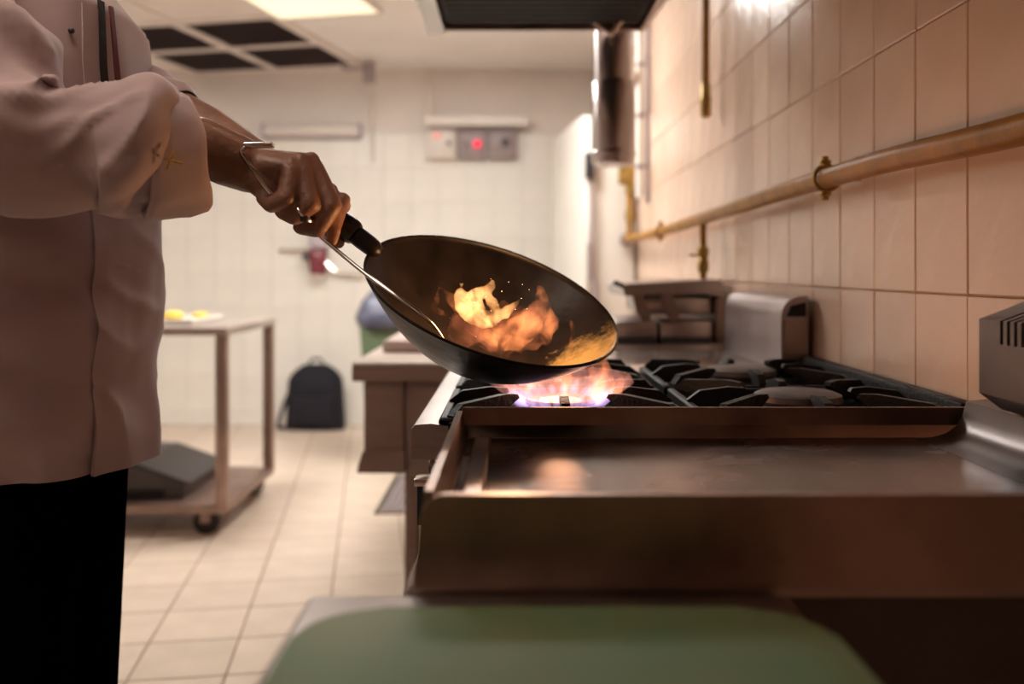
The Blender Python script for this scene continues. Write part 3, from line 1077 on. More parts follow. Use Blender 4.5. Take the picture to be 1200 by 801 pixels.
ob('spark', b, emit('spark glow', (1, .6, .25), 5), t, kind='stuff')
lt = bpy.data.lights.new('wok_fire_light', 'POINT')
lt.energy = FLAME_LAMP
lt.color = (1.0, .5, .2)
lt.shadow_soft_size = .04
lo = bpy.data.objects.new('wok_fire_light', lt)
C.objects.link(lo)
lo.parent = t
lo.location = P(575, 362, YF) - P(580, 385, 1.40)

# ------------------------------------------------------------------ the griddle
GY0, GY1, GX0, GX1 = .806, 1.285, -.084, .60
ZR = .9045
t = thing('griddle', 'smoke stained steel griddle tray with raised rim in front of the range', 'griddle', (.27, 1.04, 0))
b = nb()
# front wall with rounded upper corner at the left
cor = [(GX0 + .022 - .022 * math.cos(a), ZR - .03 + .03 * math.sin(a)) for a in [k * pi / 2 / 6 for k in range(7)]]
prism(b, [(GX0 - .003, .823)] + cor + [(GX1 + .06, ZR), (GX1 + .06, .823)], GY0, GY0 + .012, 'y')
ob('front_wall', b, M_griddle, t, True, 30)
b = prism(nb(), [(GX0 - .006, .823), (GX0, .875), (GX0 + .004, ZR + .001), (GX0 + .012, ZR + .001), (GX0 + .020, .872), (GX0 + .020, .823)], GY0 + .012, GY1, 'y')
ob('side_wall', b, M_griddle, t, False)
ob('back_wall', prism(nb(), [(GY1, .823), (GY1, .911), (GY1 - .006, .911), (GY1 - .008, .887), (GY1 - .026, .873), (GY1 - .026, .823)], GX0 + .012, GX1 + .05, 'x'), M_griddle, t, False)
b = nb()
box(b, GX0 + .018, GX1 - .03, GY0 + .010, GY1 - .02, .85, .872)
ob('cooking_plate', b, M_plate, t, False)
cv_ = [(.545, .850), (.545, .8725), (.57, .8735), (.59, .878), (.604, .888), (.612, .902), (.618, .922), (.66, .926), (.66, .85)]
ob('side_splash', prism(nb(), cv_, GY0 + .011, GY1 - .02, 'y'), mat('sooty splash steel', (.075, .055, .05), .3, .8, var=.3, rvar=.1, bump=.05, bscale=30), t, True, 50)
ob('left_strip', prism(nb(), [(GX0 + .03, .8725), (GX0 + .033, .876), (GX0 + .05, .876), (GX0 + .053, .8725)], GY0 + .02, GY1 - .03, 'y'), M_steel_d, t, False)
b = prism(nb(), [(-.084, .812), (-.095, .823), (.66, .823), (.66, .812)], GY0 + .01, GY1, 'y')
ob('base_plate', b, M_steel_d, t, False)
ob('griddle_body', box(nb(), -.07, .655, GY0 + .012, GY1 - .002, .10, .812, .004), mat('dark brown appliance steel', (.05, .028, .02), .45, .3, var=.2), t)
b = prism(nb(), [(-.100, .808), (-.098, .80), (-.070, .80), (-.070, .824), (-.092, .824)], GY0 + .02, GY1, 'y')
ob('front_lip', b, M_steel, t, False)
for (x, y) in ((-.04, GY0 + .06), (-.04, GY1 - .05), (.62, GY0 + .06), (.62, GY1 - .05)):
    ob('foot', lathe(nb(), [(.022, 0), (.026, .03), (.02, .101)], (x, y, 0), 12), M_steel_d, t)

# its flue casing with slots
t2 = thing('griddle_flue', 'dark steel flue casing with vent slots standing at the griddle back, right edge', 'flue', (.62, .95, .93))
fx, fy0, fy1 = .580, .62, 1.155
b = prism(nb(), [(fx, .948), (fx, 1.012), (fx + .004, 1.012), (fx + .004, .949), (fx + .03, .931), (.66, .931), (.66, .928), (fx + .028, .927)], fy0, fy1, 'y')
ob('casing_side', b, M_flue, t2, False)
ob('casing_end', prism(nb(), [(fx + .003, .949), (fx + .003, 1.038), (.66, 1.072), (.66, .93), (fx + .03, .93)], fy1 - .004, fy1, 'y'), M_flue, t2, False)
ob('casing_top', prism(nb(), [(fx + .034, 1.0525), (.66, 1.072), (.66, 1.069), (fx + .034, 1.0495)], fy0, fy1, 'y'), M_flue, t2, False)
ob('casing_inside', prism(nb(), [(fx + .03, .935), (fx + .03, 1.04), (.655, 1.06), (.655, .935)], fy0 + .01, fy1 - .01, 'y'), M_dark, t2, False)
bar = [(fx, 1.012), (fx, 1.040), (fx + .034, 1.0525), (fx + .034, 1.0495), (fx + .004, 1.0375), (fx + .004, 1.012)]
ob('slot_bar', prism(nb(), bar, fy1 - .05, fy1, 'y'), M_flue, t2, False)
y = fy1 - .05
while y > fy0 + .02:
    ob('slot_bar', prism(nb(), bar, y - .0155, y - .007, 'y'), M_flue, t2, False)
    y -= .0155

# table with the green board in the foreground
t = thing('prep_table', 'low stainless table in the foreground under the green cutting board', 'table', (.05, .4, 0))
ob('tabletop', box(nb(), -.178, .238, .0, .801, .798, .8205, .008, 3), M_steel, t)
for (x, y) in ((-.14, .03), (.2, .03), (-.14, .75), (.2, .75)):
    ob('leg', box(nb(), x - .018, x + .018, y - .018, y + .018, 0, .799, .003), M_steel_d, t)
t = thing('cutting_board', 'large green plastic cutting board on the table in the foreground', 'board', (.03, .5, .821))
b = nb()
x0, x1, y0, y1, rc = -.160, .232, .14, .722, .06
pl = []
for (cxx, cyy, a0) in ((x1 - rc, y1 - rc, 0), (x0 + rc, y1 - rc, pi / 2), (x0 + rc, y0 + rc, pi), (x1 - rc, y0 + rc, 1.5 * pi)):
    pl += [(cxx + rc * math.cos(a0 + k * pi / 16), cyy + rc * math.sin(a0 + k * pi / 16)) for k in range(9)]
prism(b, pl, .821, .838, 'z')
es = [e for e in b.edges if abs(e.verts[0].co.z - e.verts[1].co.z) < 1e-6]
bmesh.ops.bevel(b, geom=es, offset=.004, segments=2, profile=.5, affect='EDGES')
ob('board_slab', b, M_board, t)

# ------------------------------------------------------------------ hood, duct, pipes, fridge
t = thing('range_hood', 'large dark steel extractor hood hanging above the range', 'hood', (.1, 1.6, 1.838))
hx0, hx1, hy0, hy1, hz = -.262, .40, .35, 2.85, 1.838
b = nb()
box(b, hx0, hx0 + .012, hy0, hy1, hz, CZ - .002)
box(b, hx1 - .012, hx1, hy0, hy1, hz, CZ - .002)
box(b, hx0 + .012, hx1 - .012, hy0, hy0 + .012, hz, CZ - .002)
box(b, hx0 + .012, hx1 - .012, hy1 - .012, hy1, hz, CZ - .002)
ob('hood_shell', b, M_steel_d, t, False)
b = nb()
box(b, hx0 - .004, hx0 + .05, hy0, hy1, hz - .012, hz + .004, .003)
ob('hood_lip', b, M_steel_l, t)
M_soot = mat('sooty hood filter', (.012, .009, .009), .7, .0, var=.3, scale=12)
for k in range(5):
    ya = hy0 + .02 + k * .494
    f_ = ob('hood_filter', box(nb(), hx0 + .05, hx1 - .014, ya, ya + .488, hz + .018, hz + .03, .003), M_soot, t)
    b = nb()
    for q in range(9):
        box(b, hx0 + .07, hx1 - .03, ya + .03 + q * .05, ya + .055 + q * .05, hz + .012, hz + .019)
    ob('filter_baffle', b, M_soot, f_, False)
ob('hood_back_panel', prism(nb(), [(hx1, hz), (WX - .002, 2.2), (WX - .002, 2.215), (hx1, hz + .02)], hy0, hy1, 'y'), M_steel_d, t, False)
b = nb()
tube(b, [P(716, 40, 2.80), P(748, -2, 2.78)], .009, 8)
tube(b, [P(690, 22, 2.82), P(718, 42, 2.82)], .006, 8)
ob('hood_brace', b, M_steel_l, t)
b = nb()
bmesh.ops.create_icosphere(b, subdivisions=2, radius=.008, matrix=Matrix.Translation(P(686, 21, 2.82)))
ob('hood_bolt', b, M_steel_l, t)

DYy = 2.93
cxd = (719 - CX) * DYy / F
t = thing('exhaust_pipe', 'shiny vertical steel exhaust pipe behind the end of the hood', 'pipe', (cxd, DYy, 1.43))
ob('pipe_lower', lathe(nb(), [(.058, 1.432), (.066, 1.436), (.069, 1.445), (.069, 1.69), (.066, 1.697), (.058, 1.70)], (cxd, DYy, 0), 40), M_pipe, t)
ob('pipe_upper', lathe(nb(), [(.060, 1.698), (.060, CZ - .002)], (cxd - .004, DYy, 0), 40), M_pipe, t)
ob('pipe_band', lathe(nb(), [(.0695, 1.46), (.072, 1.463), (.072, 1.475), (.0695, 1.478)], (cxd, DYy, 0), 40, None, (False, False)), M_pipe, t)


def cyl_path(pts, r, seg=14):
    b = nb()
    tube(b, pts, r, seg)
    return b


GXp, GZp = .605, 1.268
t = thing('gas_pipe', 'thick ochre yellow gas pipe running along the tiled right wall', 'pipe', (GXp, 3.0, GZp))
ob('pipe_run', cyl_path(crom([V((GXp, .30, GZp - .008)), V((GXp, 1.1, GZp)), V((GXp + .002, 1.78, GZp + .012)), V((GXp, 3.7, GZp - .007)), V((GXp, 5.0, GZp))], 8), .0198, 24), M_yellow, t)
ob('pipe_flange', lathe(nb(), [(.034, 0), (.034, .05), (.028, .055), (0, .056)], (GXp, 4.99, GZp), 20, Matrix.Rotation(-pi / 2, 3, 'X')), M_plastic_g, t)
for yc in (GXp * F / 366.0, GXp * F / 172.0):
    zc_ = GZp + .011 if yc < 2.5 else GZp - .006
    b = nb()
    ring = [V((GXp + .0245 * math.cos(a), yc, zc_ + .0245 * math.sin(a))) for a in [2 * pi * k / 20 for k in range(21)]]
    tube(b, ring, .0042, 8)
    for s in (1, -1):
        tube(b, [V((GXp - .004, yc, zc_ + s * .022)), V((GXp - .004, yc, zc_ + s * .042))], .0075, 8)
        box(b, GXp - .014, GXp + .006, yc - .009, yc + .009, zc_ + s * .031 - .003, zc_ + s * .031 + .003, .001)
    tube(b, [V((GXp + .02, yc, zc_)), V((WX, yc, zc_))], .006, 8)
    ob('pipe_clamp', b, M_brass, t)

yv = .625 * F / 224.0
t = thing('gas_drop_pipe', 'thin yellow pipe hanging from the ceiling and ending in a fitting', 'pipe', (.625, yv, 1.6))
zb = H + 179 * yv / F
ob('pipe_run', cyl_path([V((.625, yv, zb + .08)), V((.625, yv, CZ - .002))], .0125, 14), M_yellow, t)
ob('pipe_fitting', lathe(nb(), [(.010, 0), (.0175, .006), (.0175, .045), (.0195, .05), (.0195, .065), (.016, .07), (.016, .11), (.0128, .115)], (.625, yv, zb), 18), M_brass, t)
yv = GXp * F / 221.0
t = thing('gas_feed_pipe', 'short yellow pipe with valve dropping from the gas pipe to the grill', 'pipe', (GXp, yv, 1.08))
ob('pipe_run', cyl_path([V((GXp, yv, GZp - .018)), V((GXp, yv, 1.073))], .011, 12), M_yellow, t)
ob('pipe_valve', lathe(nb(), [(.012, 0), (.019, .01), (.019, .04), (.014, .05), (.019, .06), (.019, .085), (.012, .09)], (GXp, yv, 1.09), 14), M_brass, t)
b = nb()
box(b, GXp - .05, GXp + .01, yv - .022, yv - .016, 1.145, 1.153, .002)
ob('valve_lever', b, M_brass, t)
yv = 4.95
xv = (738 - CX) * yv / F
t = thing('gas_riser_pipe', 'yellow riser pipe with brass fittings at the far end of the gas pipe', 'pipe', (xv, yv, GZp))
ob('pipe_run', cyl_path([V((xv, yv, GZp + .01)), V((xv, yv, H + 120 * yv / F))], .016, 12), M_yellow, t)
for z in (1.36, 1.50):
    ob('pipe_fitting', lathe(nb(), [(.017, 0), (.026, .006), (.026, .06), (.017, .066)], (xv, yv, z), 14), M_brass, t)
ob('meter_box', box(nb(), xv - .06, xv + .025, yv - .03, yv + .03, 1.56, 1.66, .006), M_brass, t)

for (px, yv, r, m, lab, z0) in ((750, 4.55, .022, M_white, 'white vertical pipe beside the steel exhaust pipe', 1.46), (759, 4.4, .012, M_plastic_g, 'thin grey conduit on the tiled wall beside the white pipe', 1.42)):
    x = (px - CX) * yv / F
    t = thing('conduit', lab, 'pipe', (x, yv, z0))
    ob('pipe_run', cyl_path([V((x, yv, z0)), V((x, yv, CZ - .002))], r, 14), m, t)
    for z in (1.6, 1.85, 2.1):
        ob('pipe_clip', lathe(nb(), [(r + .001, 0), (r + .006, .002), (r + .006, .02), (r + .001, .022)], (x, yv, z), 14), M_plastic_g, t)
b = prism(nb(), [(0, 0), (.05, .10), (.045, .16), (.015, .10), (0, .05)], -.01, .01, 'y')
bmesh.ops.translate(b, verts=b.verts, vec=P(738, 118, 4.5))
t = thing('wall_hook', 'small bright metal hook between exhaust pipe and white pipe', 'hook', tuple(P(741, 110, 4.5)))
ob('hook_plate', b, M_steel_l, t, False)

t = thing('tall_fridge', 'tall white fridge cabinet standing in the far right corner', 'fridge', (.45, 5.6, 0))
ob('fridge_body', prism(nb(), [(.372, 5.1), (.660, 5.1), (.660, 6.1), (.253, 6.1)], .06, 1.955, 'z'), M_white, t, False)
d = ob('fridge_door', box(nb(), .378, .655, 5.055, 5.096, .10, 1.945, .008), M_white, t)
b = nb()
tube(b, [V((.405, 5.035, .9)), V((.405, 5.035, 1.25))], .01, 10)
for z in (.93, 1.22):
    tube(b, [V((.405, 5.035, z)), V((.405, 5.056, z))], .007, 8)
ob('door_handle', b, M_steel_l, d)
for (x, y) in ((.40, 5.15), (.63, 5.15), (.30, 6.05), (.63, 6.05)):
    ob('foot', lathe(nb(), [(.02, 0), (.02, .061)], (x, y, 0), 12), M_plastic_d, t)
t = thing('power_cable', 'dark cable hanging from a black socket down the fridge front', 'cable', tuple(P(692, 190, 5.03)))
p = P(691, 194, 5.03)
ob('socket_box', box(nb(), p.x - .026, p.x + .026, 5.005, 5.053, p.z - .07, p.z + .07, .006), M_plastic_d, t)
ob('cable_run', cyl_path(crom([P(693, 205, 5.03), P(694, 250, 5.03), P(693, 290, 5.03), P(695, 325, 5.03), P(700, 350, 5.02), P(703, 470, 5.03)], 5), .012, 8), M_plastic_g, t)

# ------------------------------------------------------------------ the ladle
YH = 1.325
YL = YH - .045
t = thing('ladle', 'long thin steel ladle held in the fist and dipping into the wok', 'ladle', tuple(P(385, 285, YH)))
lb = wp(-.02, -.112, -.062)
rim_pt = P(470, 351, 1.265)
path = crom([P(287, 173, YL - .006), P(282.5, 178, YL - .006), P(288, 188, YL - .006), P(302, 206, YL - .004), P(317, 226, YL + .004), P(340, 247, YH - .01), P(385, 285, YH - .005), P(430, 322, 1.295), rim_pt, P(506, 380, 1.262), lb + V((-.010, .003, .010))], 6)
ob('ladle_rod', cyl_path(path, .0030, 10), M_steel_l, t)
b = nb()
q0, q1 = P(287, 171, YL - .006), P(321, 169.5, YL - .004)
mtx = Matrix.Translation((q0 + q1) / 2) @ Matrix.Rotation(-.04, 4, 'Y')
L_ = (q1 - q0).length
box(b, -L_ / 2, L_ / 2, -.009, .009, -.0036, .0036, .002, 2, mtx)
ob('ladle_hook', b, M_steel_l, t)
b = nb()
bc = lb
prf = []
for k in range(9):
    a = k / 8 * pi / 2
    prf.append((  .024 * math.sin(a), -.009 * math.cos(a)))
prf2 = prf + [(.0245, .001)] + [(r * .96, z + .002) for r, z in reversed(prf)]
lathe(b, prf2, bc, 28, WM)
ob('ladle_bowl', b, M_steel_l, t)

# ------------------------------------------------------------------ the person
t = thing('person', 'person in white cotton jacket and black trousers holding the wok and ladle', 'person', (-.70, 1.46, 0))


def hp(px, py, dy):
    return P(px, py, YH + dy)


RSH, REL = V((-.80, 1.28, 1.525)), P(35, 168, 1.165)
LSH, LEL = V((-.77, 1.63, 1.455)), P(242, 152, 1.53)
b = nb()
# trunk, neck and head
capsule_chain(b, [V((-.73, 1.46, .92)), V((-.73, 1.46, 1.10)), V((-.725, 1.46, 1.30)), V((-.73, 1.46, 1.46)), V((-.725, 1.46, 1.56)), V((-.705, 1.46, 1.66))], [.085, .095, .11, .10, .062, .058])
for s in (-1, 1):
    capsule_chain(b, [V((-.735, 1.46 + s * .045, .95)), V((-.73, 1.46 + s * .065, 1.15)), V((-.725, 1.46 + s * .075, 1.36)), V((-.735, 1.46 + s * .11, 1.48))], [.082, .092, .105, .075])
bmesh.ops.create_icosphere(b, subdivisions=3, radius=1, matrix=Matrix.Translation((-.705, 1.46, 1.79)) @ Matrix.Diagonal((.102, .078, .108, 1)))
capsule_chain(b, [V((-.672, 1.46, 1.75)), V((-.655, 1.46, 1.70)), V((-.638, 1.46, 1.682))], [.066, .05, .032])
capsule_chain(b, [V((-.607, 1.46, 1.785)), V((-.588, 1.46, 1.752)), V((-.60, 1.46, 1.748))], [.012, .015, .013])
for s in (-1, 1):
    capsule_chain(b, [V((-.603, 1.46 + s * .015, 1.805)), V((-.615, 1.46 + s * .045, 1.802))], [.012, .012])
    capsule_chain(b, [V((-.600, 1.46 + s * .012, 1.750)), V((-.606, 1.46 + s * .014, 1.752))], [.008, .008])
    capsule_chain(b, [V((-.63, 1.46 + s * .045, 1.755)), V((-.65, 1.46 + s * .05, 1.72))], [.026, .024])
    capsule_chain(b, [V((-.71, 1.46 + s * .078, 1.80)), V((-.722, 1.46 + s * .085, 1.785)), V((-.71, 1.46 + s * .08, 1.755))], [.014, .016, .010])
# legs and feet
for s in (-1, 1):
    capsule_chain(b, [V((-.735, 1.46 + s * .06, .90)), V((-.745, 1.46 + s * .095, .50)), V((-.765, 1.46 + s * .10, .10))], [.085, .055, .04])
    capsule_chain(b, [V((-.765, 1.46 + s * .10, .06)), V((-.64, 1.46 + s * .115, .035))], [.04, .03])
# right arm (towards the viewer)
capsule_chain(b, [V((-.735, 1.34, 1.50)), RSH, REL], [.07, .062, .045])
capsule_chain(b, [REL, P(150, 172, 1.225), P(232, 176, 1.275), P(288, 192, YH - .002)], [.046, .046, .039, .030])
capsule_chain(b, [P(235, 158, 1.29), P(290, 178, YH + .006)], [.026, .020])
capsule_chain(b, [P(258, 198, 1.29), P(292, 212, YH + .002)], [.022, .018])
# right hand: palm
W = hp(292, 193, 0)
for (p_, r_) in ((hp(336, 200, -.020), .0175), (hp(348, 194, -.006), .0175), (hp(361, 193, .010), .0175), (hp(366, 198, .028), .017)):
    capsule_chain(b, [W, p_], [.026, r_])
capsule_chain(b, [hp(296, 204, -.006), hp(316, 222, -.012), hp(330, 228, .0)], [.024, .021, .016])
capsule_chain(b, [hp(300, 200, .012), hp(330, 222, .02), hp(350, 232, .02)], [.024, .02, .016])
# knuckle bumps
for (p_, r_) in ((hp(341, 193, -.020), .012), (hp(353, 187, -.008), .012), (hp(365, 187, .010), .0125)):
    bmesh.ops.create_icosphere(b, subdivisions=2, radius=r_, matrix=Matrix.Translation(p_))
# right hand: fingers, little finger nearest
FING = [([hp(340, 202, -.026), hp(336, 231, -.040), hp(318, 240, -.036), hp(308, 232, -.026)], [.0145, .0135, .0122, .0105]),
        ([hp(353, 197, -.010), hp(364, 238, -.026), hp(346, 254, -.022), hp(330, 248, -.010)], [.0155, .0145, .0130, .0110]),
        ([hp(367, 197, .010), hp(389, 241, -.006), hp(372, 268, -.004), hp(352, 266, .006)], [.0160, .0150, .0135, .0115]),
        ([hp(371, 203, .032), hp(391, 248, .026), hp(391, 272, .022), hp(389, 283, .018)], [.0150, .0135, .0105, .0085])]
for pts, rad in FING:
    capsule_chain(b, pts, rad)
# right thumb, on the far side, closing against the fingers
capsule_chain(b, [hp(304, 196, .022), hp(330, 212, .044), hp(352, 232, .050), hp(362, 248, .040)], [.020, .0165, .014, .011])
# left arm and hand on the wok handle
capsule_chain(b, [V((-.745, 1.57, 1.47)), LSH, LEL, P(318, 198, 1.455)], [.068, .058, .040, .029])
LW = P(318, 200, 1.455)
HX = [hE + (hB - hE) * f for f in (.22, .40, .58, .76)]
for q in HX:
    m_ = q + V((.0, .022, .026))
    capsule_chain(b, [LW, m_], [.024, .014])
    capsule_chain(b, [m_, q + V((.006, -.004, .034)), q + V((.004, -.031, .010)), q + V((-.004, -.024, -.018))], [.0125, .0115, .011, .009])
capsule_chain(b, [LW, HX[1] + V((-.01, .03, -.008)), HX[2] + V((0, .02, -.028)), HX[3] + V((0, -.002, -.031))], [.020, .014, .012, .0095])
body = ob('body', b, M_skin, t)
remesh(body, .0036, 5)

# fingernails and ring
b = nb()
rc_ = hp(357, 250, -.027)
tq = (hp(346, 254, -.022) - hp(364, 238, -.026)).normalized()
n1 = V((0, 0, 1)) - tq * tq.z
n1.normalize()
n2 = tq.cross(n1)
tube(b, [rc_ + n1 * (.0152 * math.cos(a)) + n2 * (.0152 * math.sin(a)) for a in [2 * pi * k / 28 for k in range(29)]], .0022, 8)
ob('finger_ring', b, M_steel_l, t, label='steel ring on a finger of the fist')
b = nb()
box(b, -.005, .005, -.003, .003, -.004, .004, .001, 1, Matrix.Translation(rc_ + V((.002, -.0135, -.008))))
ob('ring_stone', b, M_dark, t, label='black square stone of the ring')

# head details (above the picture)
b = nb()
bmesh.ops.create_icosphere(b, subdivisions=4, radius=1, matrix=Matrix.Translation((-.716, 1.46, 1.805)) @ Matrix.Diagonal((.106, .086, .108, 1)))
bmesh.ops.delete(b, geom=[v for v in b.verts if v.co.x > -.64 and v.co.z < 1.85 or v.co.z < 1.745 or (v.co.x > -.70 and v.co.z < 1.80)], context='VERTS')
ob('hair', b, M_hair, t)
for s in (-1, 1):
    b = nb()
    bmesh.ops.create_icosphere(b, subdivisions=2, radius=.0115, matrix=Matrix.Translation((-.617, 1.46 + s * .031, 1.786)))
    e_ = ob('eye', b, M_white, t)
    b = nb()
    bmesh.ops.create_icosphere(b, subdivisions=2, radius=.0055, matrix=Matrix.Translation((-.6095, 1.46 + s * .031, 1.786)))
    ob('pupil', b, M_dark, e_)
b = nb()
tube(b, crom([V((-.617, 1.438, 1.715)), V((-.607, 1.46, 1.717)), V((-.617, 1.482, 1.715))], 5), [.003, .004, .005, .006, .0065, .007, .0065, .006, .005, .004, .003], 8)
ob('lips', b, mat('lip skin', (.30, .10, .08), .4), t)

# jacket: a surface S(theta, z) round the trunk; theta 0 is the chest, -90 degrees the viewer's side
ZH = .805


def jprof(z):
    pts = [(.79, -.728, .140, .205), (.93, -.733, .142, .202), (1.10, -.735, .146, .205), (1.25, -.738, .150, .215), (1.40, -.745, .142, .222), (1.50, -.748, .134, .20), (1.545, -.750, .100, .15), (1.58, -.735, .078, .085), (1.615, -.722, .070, .075)]
    if z <= pts[0][0]:
        return pts[0][1:]
    for a, c in zip(pts, pts[1:]):
        if z <= c[0]:
            f = (z - a[0]) / (c[0] - a[0])
            f = f * f * (3 - 2 * f) if False else f
            return tuple(a[i] * (1 - f) + c[i] * f for i in (1, 2, 3))
    return pts[-1][1:]


def fold(theta, z):
    if z > 1.5:
        return 0.0
    near = max(0.0, -math.sin(theta))
    s1 = math.sin(z * 44 + 1.6 * math.cos(theta) + 2.2 * noise.noise(V((theta * 1.4, z * 3.0, 0))))
    s2 = noise.noise(V((math.cos(theta) * 2.2, math.sin(theta) * 2.2, z * 5)))
    s3 = noise.noise(V((math.cos(theta) * 5 + z * 4, math.sin(theta) * 5, z * 11)))
    low = max(0, min(1, (1.30 - z) / .25))
    hem = max(0, min(1, (.98 - z) / .18))
    rid = max(0.0, 1 - abs(noise.noise(V((theta * 1.1 + z * 1.5, z * 9.0, 3.0)))) * 3.0)
    return .006 * rid * rid * low + .016 * s1 * near ** 1.5 * low + .010 * s2 + .004 * s3 * low + .006 * hem * math.sin(theta * 7 + 1)


def SURF(theta, z, off=0.0):
    cx_, a, bb_ = jprof(z)
    f = fold(theta, z) + off
    ca, sa = math.cos(theta), math.sin(theta)
    ex = 2 / 2.35
    return V((cx_ + (a + f) * math.copysign(abs(ca) ** ex, ca), 1.46 + (bb_ + f) * math.copysign(abs(sa) ** ex, sa), z))


rings = []
NT = 140
zs = [ZH + (1.615 - ZH) * k / 110 for k in range(111)]
for z in zs:
    rings.append([SURF(2 * pi * j / NT, z) for j in range(NT)])
inner = [[SURF(2 * pi * j / NT, z, -.004) for j in range(NT)] for z in reversed(zs)]
b = nb()
allr = rings + inner
vv = loft(b, allr, (False, False))
for j in range(NT):
    k = (j + 1) % NT
    b.faces.new((vv[-1][j], vv[-1][k], vv[0][k], vv[0][j]))
jk = ob('jacket', b, M_jacket, t, True, 70)
# overlapping front panel with its hanging edge
th0, th1 = math.radians(-33), math.radians(28)
rings = []
for k in range(90):
    z = ZH - .003 + (1.49 - ZH) * k / 89
    flare = max(0, (1.0 - z) / .2) ** 2
    rings.append([SURF(th0 + (th1 - th0) * j / 30, z, .004 + (.012 + .018 * flare) * (0 if j > 22 else 0) + .006 * flare * (1 - j / 30)) for j in range(31)])
outer = rings
innr = [[SURF(th0 + (th1 - th0) * j / 30, ZH - .003 + (1.49 - ZH) * k / 89, .0005) for j in range(31)] for k in range(90)]
b = nb()
closed_rings = [o_ + list(reversed(i_)) for o_, i_ in zip(outer, innr)]
loft(b, closed_rings)
ob('jacket_front', b, M_jacket, jk, True, 60)
# ribbons of piping on the chest
for th, wdt, m_, nm in ((-21, .006, M_pipe_b, 'piping_ribbon'), (-13, .004, M_pipe_r, 'piping_ribbon')):
    b = nb()
    rr = []
    for k in range(40):
        z = 1.30 + .20 * k / 39
        thr = math.radians(th)
        dth = wdt / .18
        o_ = [SURF(thr + dth * s, z, .0075) for s in (-1, 0, 1)]
        i_ = [SURF(thr + dth * s, z, .003) for s in (1, 0, -1)]
        rr.append(o_ + i_)
    loft(b, rr)
    ob(nm, b, m_, jk, True, 60, label='black piping on jacket chest' if m_ is M_pipe_b else 'dark red piping on jacket chest')
b = nb()
for z in (1.44,):
    q = SURF(math.radians(-39), z, .004)
    bmesh.ops.create_icosphere(b, subdivisions=2, radius=.0045, matrix=Matrix.Translation(q))
ob('jacket_button', b, M_plastic_d, jk)


def sleeve(name, pts, rad, seed, amp, parent, n=14, seg=72, endcap=(False, False)):
    pp = crom(pts, n)
    rr = lerp_list(rad, n)
    fr = frames(pp)
    rings = []
    L = 0.0
    for i, (p_, (tt, nn, bb_), r_) in enumerate(zip(pp, fr, rr)):
        if i:
            L += (p_ - pp[i - 1]).length
        ring = []
        for j in range(seg):
            a = 2 * pi * j / seg
            ca, sa = math.cos(a), math.sin(a)
            dirv = nn * ca + bb_ * sa
            q = V((L * 9 + seed, ca * 1.6, sa * 1.6))
            ph = L * 44 + 1.3 * sa + seed + 2.4 * noise.noise(V((L * 5 + seed, ca * .8, sa * .8)))
            s1 = math.sin(ph)
            s1 = s1 if s1 > 0 else s1 * .6
            f = amp * (s1 * (.25 + .75 * max(0, .35 + .65 * ca)) + .8 * noise.noise(q))
            rid = max(0.0, 1 - abs(noise.noise(V((L * 13 + 1.2 * sa + seed, ca * .9, sa * .9)))) * 3.2)
            f += amp * .42 * rid * rid * (.35 + .65 * max(0, .3 + .7 * ca))
            fade = min(1, .1 + L / .34)
            ring.append(p_ + dirv * (r_ + f * fade))
        rings.append(ring)
    b = nb()
    loft(b, rings, endcap)
    return ob(name, b, M_jacket, parent, True, 75)


sl = sleeve('sleeve', [V((-.77, 1.37, 1.50)), RSH + V((.0, 0, -.01)), REL * .45 + RSH * .55 + V((-.01, -.02, 0)), REL + V((-.012, -.012, 0)), P(110, 172, 1.19), P(165, 172, 1.215), P(203, 176, 1.235)],
            [.080, .088, .088, .088, .082, .078, .070], 1.3, .021, jk)
# rolled cuff
ca0, ca1 = P(168, 176, 1.215), P(228, 181, 1.25)
ax = (ca1 - ca0).normalized()
n1 = (V((0, 0, 1)) - ax * ax.z).normalized()
n2 = ax.cross(n1)
Lc = (ca1 - ca0).length
rings = []
for (s, r_) in ((.30, .068), (.10, .074), (.0, .080), (-.04, .085), (.0, .090), (.12, .090), (.35, .087), (.6, .084), (.82, .080), (.97, .075), (1.02, .070), (.97, .066), (.6, .064)):
    ring = []
    for j in range(80):
        a = 2 * pi * j / 80
        ca, sa = math.cos(a), math.sin(a)
        wob = .006 * noise.noise(V((ca * 1.5, sa * 1.5, s * 2))) + .003 * noise.noise(V((ca * 4, sa * 4, s * 3)))
        long_ = s * Lc + (.012 if s > .5 else .004) * (-ca) + (.010 * max(0, -ca) ** 3 if s > .5 else 0) + .006 * noise.noise(V((ca * 1.3, sa * 1.3, 4)))
        ring.append(ca0 + ax * long_ + n1 * ((r_ + wob) * ca) + n2 * ((r_ + wob) * sa * .86))
    rings.append(ring)
b = nb()
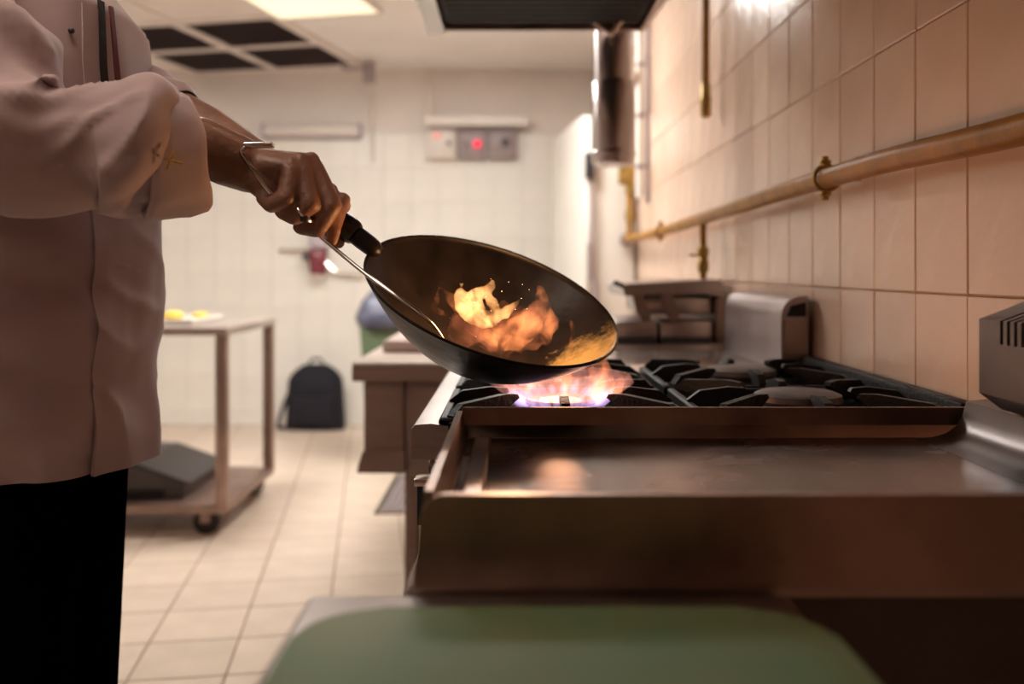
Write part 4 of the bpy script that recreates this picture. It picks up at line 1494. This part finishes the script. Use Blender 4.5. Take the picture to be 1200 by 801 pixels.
loft(b, rings, (False, False))
cf = ob('rolled_cuff', b, M_jacket, sl, True, 75)
b = nb()
q = P(201, 188, 1.148)
tube(b, [P(204, 176, 1.150), P(200, 186, 1.146), P(196, 198, 1.150)], .0016, 8)
tube(b, [P(193, 186, 1.150), P(201, 188, 1.145), P(214, 191, 1.152)], .0014, 8)
ob('cross_stitch', b, M_thread, sl, label='golden cross shaped stitch on the rolled cuff')
# far sleeve, rolled above the elbow
fs = sleeve('sleeve', [V((-.75, 1.56, 1.46)), LSH, LSH * .6 + LEL * .4, LSH * .28 + LEL * .72], [.075, .070, .060, .050], 7.7, .010, jk)
b = nb()
cc, cd = LSH * .36 + LEL * .64, (LEL - LSH).normalized()
tube(b, [cc, cc + cd * .012, cc + cd * .035, cc + cd * .05], [.050, .057, .056, .047], 32, (False, False))
ob('rolled_cuff', b, M_jacket, fs, True, 70)
# collar
b = nb()
ring0 = []
rr = []
for (z, o_) in ((1.60, .004), (1.63, .006), (1.65, .004), (1.648, .0), (1.60, -.002)):
    rr.append([V((-.715 + (.078 + o_) * math.cos(2 * pi * j / 40), 1.46 + (.080 + o_) * math.sin(2 * pi * j / 40), z)) for j in range(40)])
loft(b, rr, (False, False))
ob('collar', b, M_jacket, jk)
# trousers
b = nb()
capsule_chain(b, [V((-.735, 1.42, 1.0)), V((-.735, 1.415, .86))], [.100, .098])
capsule_chain(b, [V((-.735, 1.50, 1.0)), V((-.735, 1.505, .86))], [.100, .098])
for s in (-1, 1):
    capsule_chain(b, [V((-.740, 1.46 + s * .068, .86)), V((-.750, 1.46 + s * .085, .52)), V((-.765, 1.46 + s * .10, .13))], [.100, .088, .078])
tr = ob('trousers', b, M_trouser, t)
remesh(tr, .008, 4)
for s in (-1, 1):
    b = nb()
    capsule_chain(b, [V((-.775, 1.46 + s * .10, .052)), V((-.70, 1.46 + s * .105, .048)), V((-.625, 1.46 + s * .115, .044))], [.05, .046, .042])
    sh = ob('shoe', b, M_rubber, t)
    remesh(sh, .008, 3)
